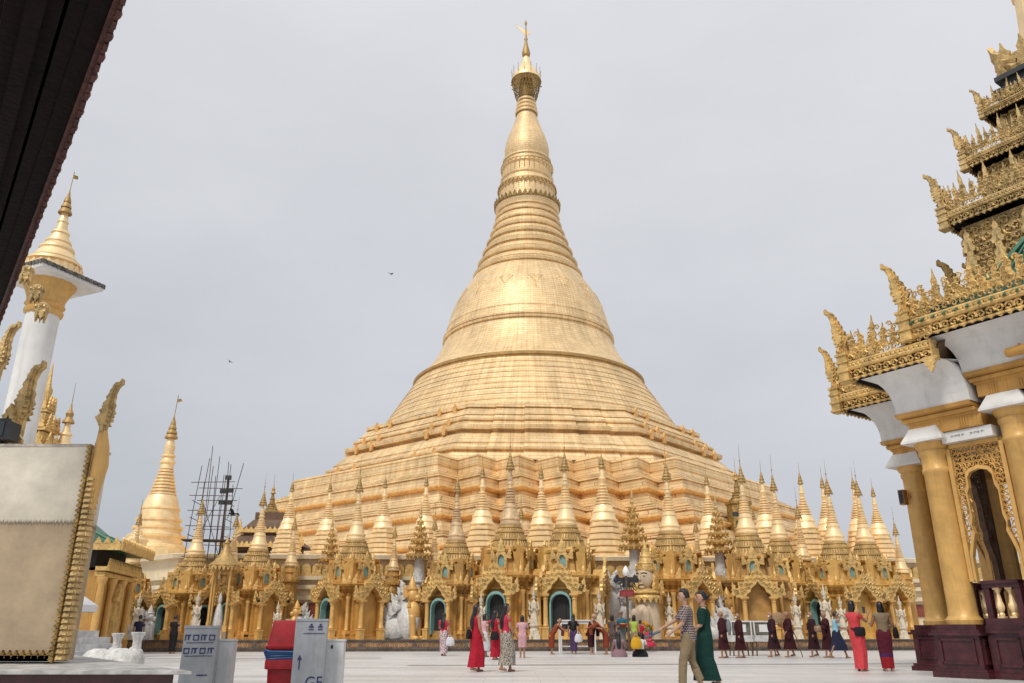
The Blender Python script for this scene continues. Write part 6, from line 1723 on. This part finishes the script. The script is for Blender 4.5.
P('woman in red dress half hidden behind the patterned skirt', -.62, 31.0, R(40), H=1.66, top=C_RED, bottom=C_RED, dress=True, stride=.12, hair='long')
P('girl in a pale pink knee-length dress seen from behind', .40, 33.0, away, H=1.53, top=C_PINK, bottom=C_PINK, dress=True, hair='bob', hem=.42, arms=[((.4, .25, -1), (1, -.2, .3)), ((.4, -.25, -1), (1, .2, .3))])
# worshippers near the white table
P('monk in a rust robe stooping beside the offering table', 1.75, 37.6, R(10), H=1.5, skin=SKIN, robe=C_ORANGE, hair='bald', lean=.75, arms=[((.9, .1, -.6), (1, 0, -.3)), ((.8, -.1, -.8), (1, 0, -.5))], female=False)
P('woman in a dark blouse and purple skirt holding a pale bag', 2.75, 37.9, R(85), H=1.66, top=C_BLK, bottom=C_PURP, hair='long', arms=DN, hem=.12)
P('large maroon-robed monk standing with bare shoulder beside the table', 3.5, 37.6, R(-20), H=1.68, skin=SKIN2, robe=C_MONK, hair='bald', lean=.22, female=False, girth=1.15, arms=[((.3, .1, -1), (1, -.2, -.2)), ((.5, -.1, -.9), (1, .1, -.2))])
P('bent figure wrapped in a rust orange robe bowing toward the maroon monk', 4.15, 37.5, R(190), H=1.55, robe=C_ORANGE, hair='bald', lean=1.1, female=False, arms=[((.9, .1, -.5), (1, 0, -.2)), ((.9, -.1, -.5), (1, 0, -.2))])
P('woman in dark printed dress behind the bowing orange robe', 4.55, 38.3, R(60), H=1.64, top=C_DKPRINT, bottom=C_DKPRINT, dress=True, hair='bob', hem=.3)
P('man in teal shirt with rolled grey longyi holding a bowl at his chest', 4.95, 38.3, R(-80), H=1.78, top=C_TEALB, bottom=C_GREYT, hair='short', female=False, arms=FRONT, hem=.3, cap=C_KHAKI)
P('person in lime green sleeveless top standing with back turned', 5.35, 37.0, R(60), H=1.60, top=C_LIME, bottom=C_KHAKI, hair='bob', sleeve=.1, hem=.3, arms=[((.1, .1, -1), (.7, 0, -.3)), ((-.05, -.2, -1), (.1, 0, -1))])
P('child in a red shirt beside the lime green top, facing the wall', 5.95, 39.2, R(90), H=1.42, top=C_RED, bottom=C_BLK, hair='short', hem=.2)
P('woman in a crimson top sitting by the tiled wall, facing the camera', 6.75, 41.9, R(-100), H=1.62, top=C_HOTRED, bottom=C_HOTRED, hair='short', seated=True, z=.25, arms=FRONT)
P('seated person in dusty mauve seen from behind on the marble floor', 4.28, 34.1, R(80), H=1.62, top=C_MAUVE, bottom=C_MAUVE, hair='long', seated=True, sleeve=1.5, arms=[((.3, .3, -1), (1, -.2, -.1)), ((.3, -.3, -1), (1, .2, -.1))])
P('seated person in white shirt and black longyi on the marble floor', 5.15, 34.2, R(95), H=1.62, top=C_WHITE, bottom=C_BLK, hair='short', seated=True, female=False, arms=[((.3, .3, -1), (1, -.2, -.1)), ((.3, -.3, -1), (1, .2, -.1))])
# the walking couple in front
pm = P('man in printed short-sleeved shirt and khaki trousers walking left', 3.30, 15.9, R(172), H=1.74, skin=SKIN2, top=C_MAZE, trousers=C_KHAKI, stride=.17, female=False, hair='short', vox=.008, sleeve=.85, lean=.03, headtilt=.12, arms=[((.35, .12, -1), (1, .0, -.75)), ((.75, -.02, -.8), (1, .06, -.55))])
pg = P('woman in a long deep green dress walking beside the printed shirt', 3.72, 16.35, R(168), H=1.72, skin=SKIN2, top=C_GREEN, bottom=C_GREEN, dress=True, stride=.16, hair='short', vox=.008, sleeve=.95, hemw=1.1, hem=.13, headturn=.15, bun=True, arms=[((.25, .1, -1), (.9, .1, -.5)), ((.1, -.1, -1), (.8, .1, -.6))])
# monks along the right
mk = 'maroon-robed monk '
pk = P(mk+'behind the green dress carrying a grey backpack', 8.15, 32.8, R(175), H=1.7, robe=C_MONK, hair='bald', stride=.1, female=False)
P(mk+'walking barefoot left of the glass donation boxes', 8.85, 33.0, R(178), H=1.62, robe=C_MONK, hair='bald', stride=.12, female=False, mask=True)
P(mk+'in a face mask walking just ahead of the monk with a fan', 10.45, 34.0, R(175), H=1.68, robe=C_MONKD, hair='bald', stride=.16, female=False, mask=True)
pf = P(mk+'carrying a round palm-leaf fan and walking stick', 11.0, 33.7, R(178), H=1.70, robe=C_MONK, hair='bald', stride=.14, female=False, arms=[((.1, .1, -1), (.6, .1, -.7)), ((.5, -.1, -.9), (.9, .2, .3))])
P(mk+'with white face mask in the middle of the right-hand row', 12.05, 34.0, R(180), H=1.68, robe=C_MONKD, hair='bald', stride=.13, female=False, mask=True)
ph = P(mk+'hugging a tan bowl, last in the row by the blue shirt', 12.35, 33.3, R(176), H=1.68, robe=C_MONK, hair='bald', stride=.12, female=False, arms=FRONT)
P('young man in light blue shirt and navy longyi striding to the right', 12.45, 32.6, R(-5), H=1.66, top=C_BLUE, bottom=C_NAVY, hair='short', stride=.34, female=False, sleeve=.7, hem=.28, lean=.10, arms=[((.4, .1, -1), (1, -.3, .0)), ((.3, -.1, -1), (1, .2, -.1))])
pc = P('woman in a long coral dress raising a phone to photograph the pagoda', 9.22, 22.7, R(25), H=1.74, skin=SKIN, top=C_CORAL, bottom=C_CORAL, dress=True, hair='bob', vox=.010, hem=.06, lean=-.10, sleeve=.4, stride=.03, hemw=1.05, arms=[((.85, .15, -.55), (.75, -.05, 1)), ((.8, -.1, -.6), (.8, .25, .95))])
pt = P('woman seen from behind in tan sleeveless blouse and maroon banded longyi', 9.95, 22.7, R(80), H=1.72, skin=SKIN, top=C_TAN, bottom=C_HEM, hair='bob', vox=.010, hem=.07, sleeve=.05, arms=[((.3, .32, -1), (1, -.1, .2)), ((.2, -.35, -1), (.9, -.05, .0))])
# far left
P('person in a navy jacket in the distance behind the stone urns', -16.75, 38.0, R(100), H=1.62, top=C_NAVY, bottom=C_NAVY, hair='short')
P('person in black clothes in the distance just right of the navy jacket', -15.4, 38.6, R(80), H=1.62, top=C_BLK, bottom=C_BLK, hair='short')

# what they carry: each a thing of its own, hung at the hand or shoulder that holds it
def bag(name, lb, p, m, s, cat='bag', rz=0, strap=True):
    rt = thing(name, lb, cat, tuple(p), rz, None, s)
    b = MB(); b.loft([sect(0, 0, -.36, .13, .06, 16, 4, .06), sect(0, 0, -.28, .17, .085, 16, 4, .06), sect(0, 0, -.14, .15, .075, 16, 4, .05), sect(0, 0, -.03, .10, .05, 16)], True); b.build('pouch', m, rt)
    if strap:
        b = MB()
        for y in (-.02, .02): b.tube([(-.08, y, -.04), (-.04, y, .03), (0, y, .05), (.04, y, .03), (.08, y, -.04)], .009, 5)
        b.build('handle', m, rt)
    return rt
w1 = p1[1]; bag('carrier_bag', 'white plastic bag hanging from the hand beside the pink floral skirt', (w1[1][0]+.06, w1[1][1]-.05, w1[1][2]-.08), C_WHITE, 1.05)
bag('shoulder_bag', 'black shoulder bag at the back of the red dress', (-1.13, 22.22, 1.06), C_BLK, .72, rz=R(60))
bag('shoulder_bag', 'black bag hanging over the red dress behind the patterned skirt', (-.63, 30.7, 1.0), C_BLK, .9)
bag('carrier_bag', 'pale bag held against the purple skirt', (2.95, 37.6, .88), C_WHITE, 1.05)
bag('cloth_bag', 'yellow cloth bag standing beside the seated white shirt', (4.95, 33.9, .78), C_YEL, 1.3)
rt = thing('backpack', 'grey backpack on the monk behind the green dress', 'backpack', (8.36, 32.7, 1.18), R(85))
b = MB(); b.loft([sect(0, 0, -.25, .15, .09, 16), sect(0, 0, -.1, .18, .12, 16), sect(0, 0, .12, .16, .10, 16), sect(0, 0, .22, .08, .05, 16)], True); b.build('pouch', C_GREYB, rt)
b = MB(); b.tube([(-.1, .05, .18), (-.1, .25, .26), (-.1, .3, .0), (-.1, .1, -.2)], .02, 5); b.tube([(.1, .05, .18), (.1, .25, .26), (.1, .3, .0), (.1, .1, -.2)], .02, 5); b.build('strap', C_BLK, rt)
q = pf[1][1]
rt = thing('hand_fan', 'round tan palm-leaf fan held up by a monk', 'fan', (q[0], q[1]-.06, q[2]+.02), 0)
b = MB(); b.lathe([(-.012, .20), (0, .23), (.012, .20)], 24, M=T(.04, 0, .24, 0, R(90))); b.build('leaf', mat('palm_leaf', (.34, .22, .12), .7, 0, (9, .2)), rt)
b = MB(); b.tube([(0, 0, -.1), (.03, 0, .1)], .012, 6); b.build('handle', WOOD, rt)
rt = thing('walking_stick', 'thin wooden walking stick beside the monk with the fan', 'stick', (11.34, 33.6, 0)); b = MB(); b.tube([(.08, 0, .01), (-.1, 0, .75), (-.16, .02, .92)], .018, 6); b.build('shaft', WOOD, rt); b = MB(); b.tube([(-.16, .02, .90), (-.2, .02, .96), (-.28, .02, .95)], .02, 6); b.build('grip', BLACKWOOD, rt)
q = ph[1][0]
rt = thing('alms_bowl', 'tan bowl hugged by the last monk in the row', 'bowl', (q[0]-.03, q[1]+.05, q[2]-.02)); b = MB(); b.lathe([(-.13, .06), (-.1, .13), (0, .17), (.08, .15), (.1, .13)], 18); b.build('vessel', mat('tan_lacquer', (.30, .18, .10), .4, 0, (6, .2)), rt); b = MB(); b.lathe([(.1, .135), (.13, .12), (.16, .04)], 16); b.build('lid', WOOD, rt)
q = [(a+c)/2 for a, c in zip(pc[1][0], pc[1][1])]
rt = thing('phone', 'dark phone held up by the woman in coral', 'phone', (q[0]+.07, q[1]+.03, q[2]+.10), R(25)); b = MB(); b.box((0, 0, 0), (.012, .085, .165)); b.build('case', STEEL, rt); b = MB(); b.box((-.008, 0, 0), (.004, .075, .15)); b.build('screen', GLASS_DK, rt)
rt = thing('waist_bag', 'black waist bag on the coral dress', 'bag', (9.22+.03, 22.7-.17, 1.0), R(0)); b = MB(); b.loft([sect(0, 0, -.13, .12, .04, 16), sect(0, 0, -.08, .15, .06, 16), sect(0, 0, .06, .15, .055, 16), sect(0, 0, .1, .12, .03, 16)], True); b.build('pouch', C_BLK, rt)
b = MB(); b.tube([(.14, .02, .05), (.16, .15, .06), (.08, .3, .06), (-.08, .3, .06), (-.16, .15, .06), (-.14, .02, .05)], .02, 5); b.build('strap', C_BLK, rt)
bag('shoulder_bag', 'dark shoulder bag at the side of the tan blouse', (10.24, 22.62, 1.12), C_BLK, .85, rz=R(70))
q = pm[1][1]
rt = thing('sandals', 'pair of blue-grey sandals dangling from the hand of the man in printed shirt', 'sandals', (q[0]-.14, q[1]-.02, q[2]-.10), R(200))
for dy in (-.03, .04):
    b = MB(); b.loft([[(x, y+dy, z) for x, y, z in ((-.02, -.04, .0), (.26, -.035, -.10), (.26, .035, -.10), (-.02, .04, .0))], [(x, y+dy, z+.022) for x, y, z in ((-.02, -.04, .0), (.26, -.035, -.10), (.26, .035, -.10), (-.02, .04, .0))]]); b.tube([(.16, dy-.04, -.06), (.13, dy, .03), (.16, dy+.04, -.06)], .012, 5); b.build('sandal', mat('blue_grey_rubber', (.06, .09, .13), .6), rt)
rt = thing('bowl', 'orange bowl held by the man in teal shirt', 'bowl', (4.98, 37.95, 1.18)); b = MB(); b.lathe([(-.08, .06), (-.03, .14), (.06, .2), (.08, .2), (.02, .1)], 18); b.build('vessel', C_ORANGE, rt); b = MB(); b.ball((0, 0, .06), (.16, .16, .06), 10, 6); b.build('contents', FLW[0], rt)
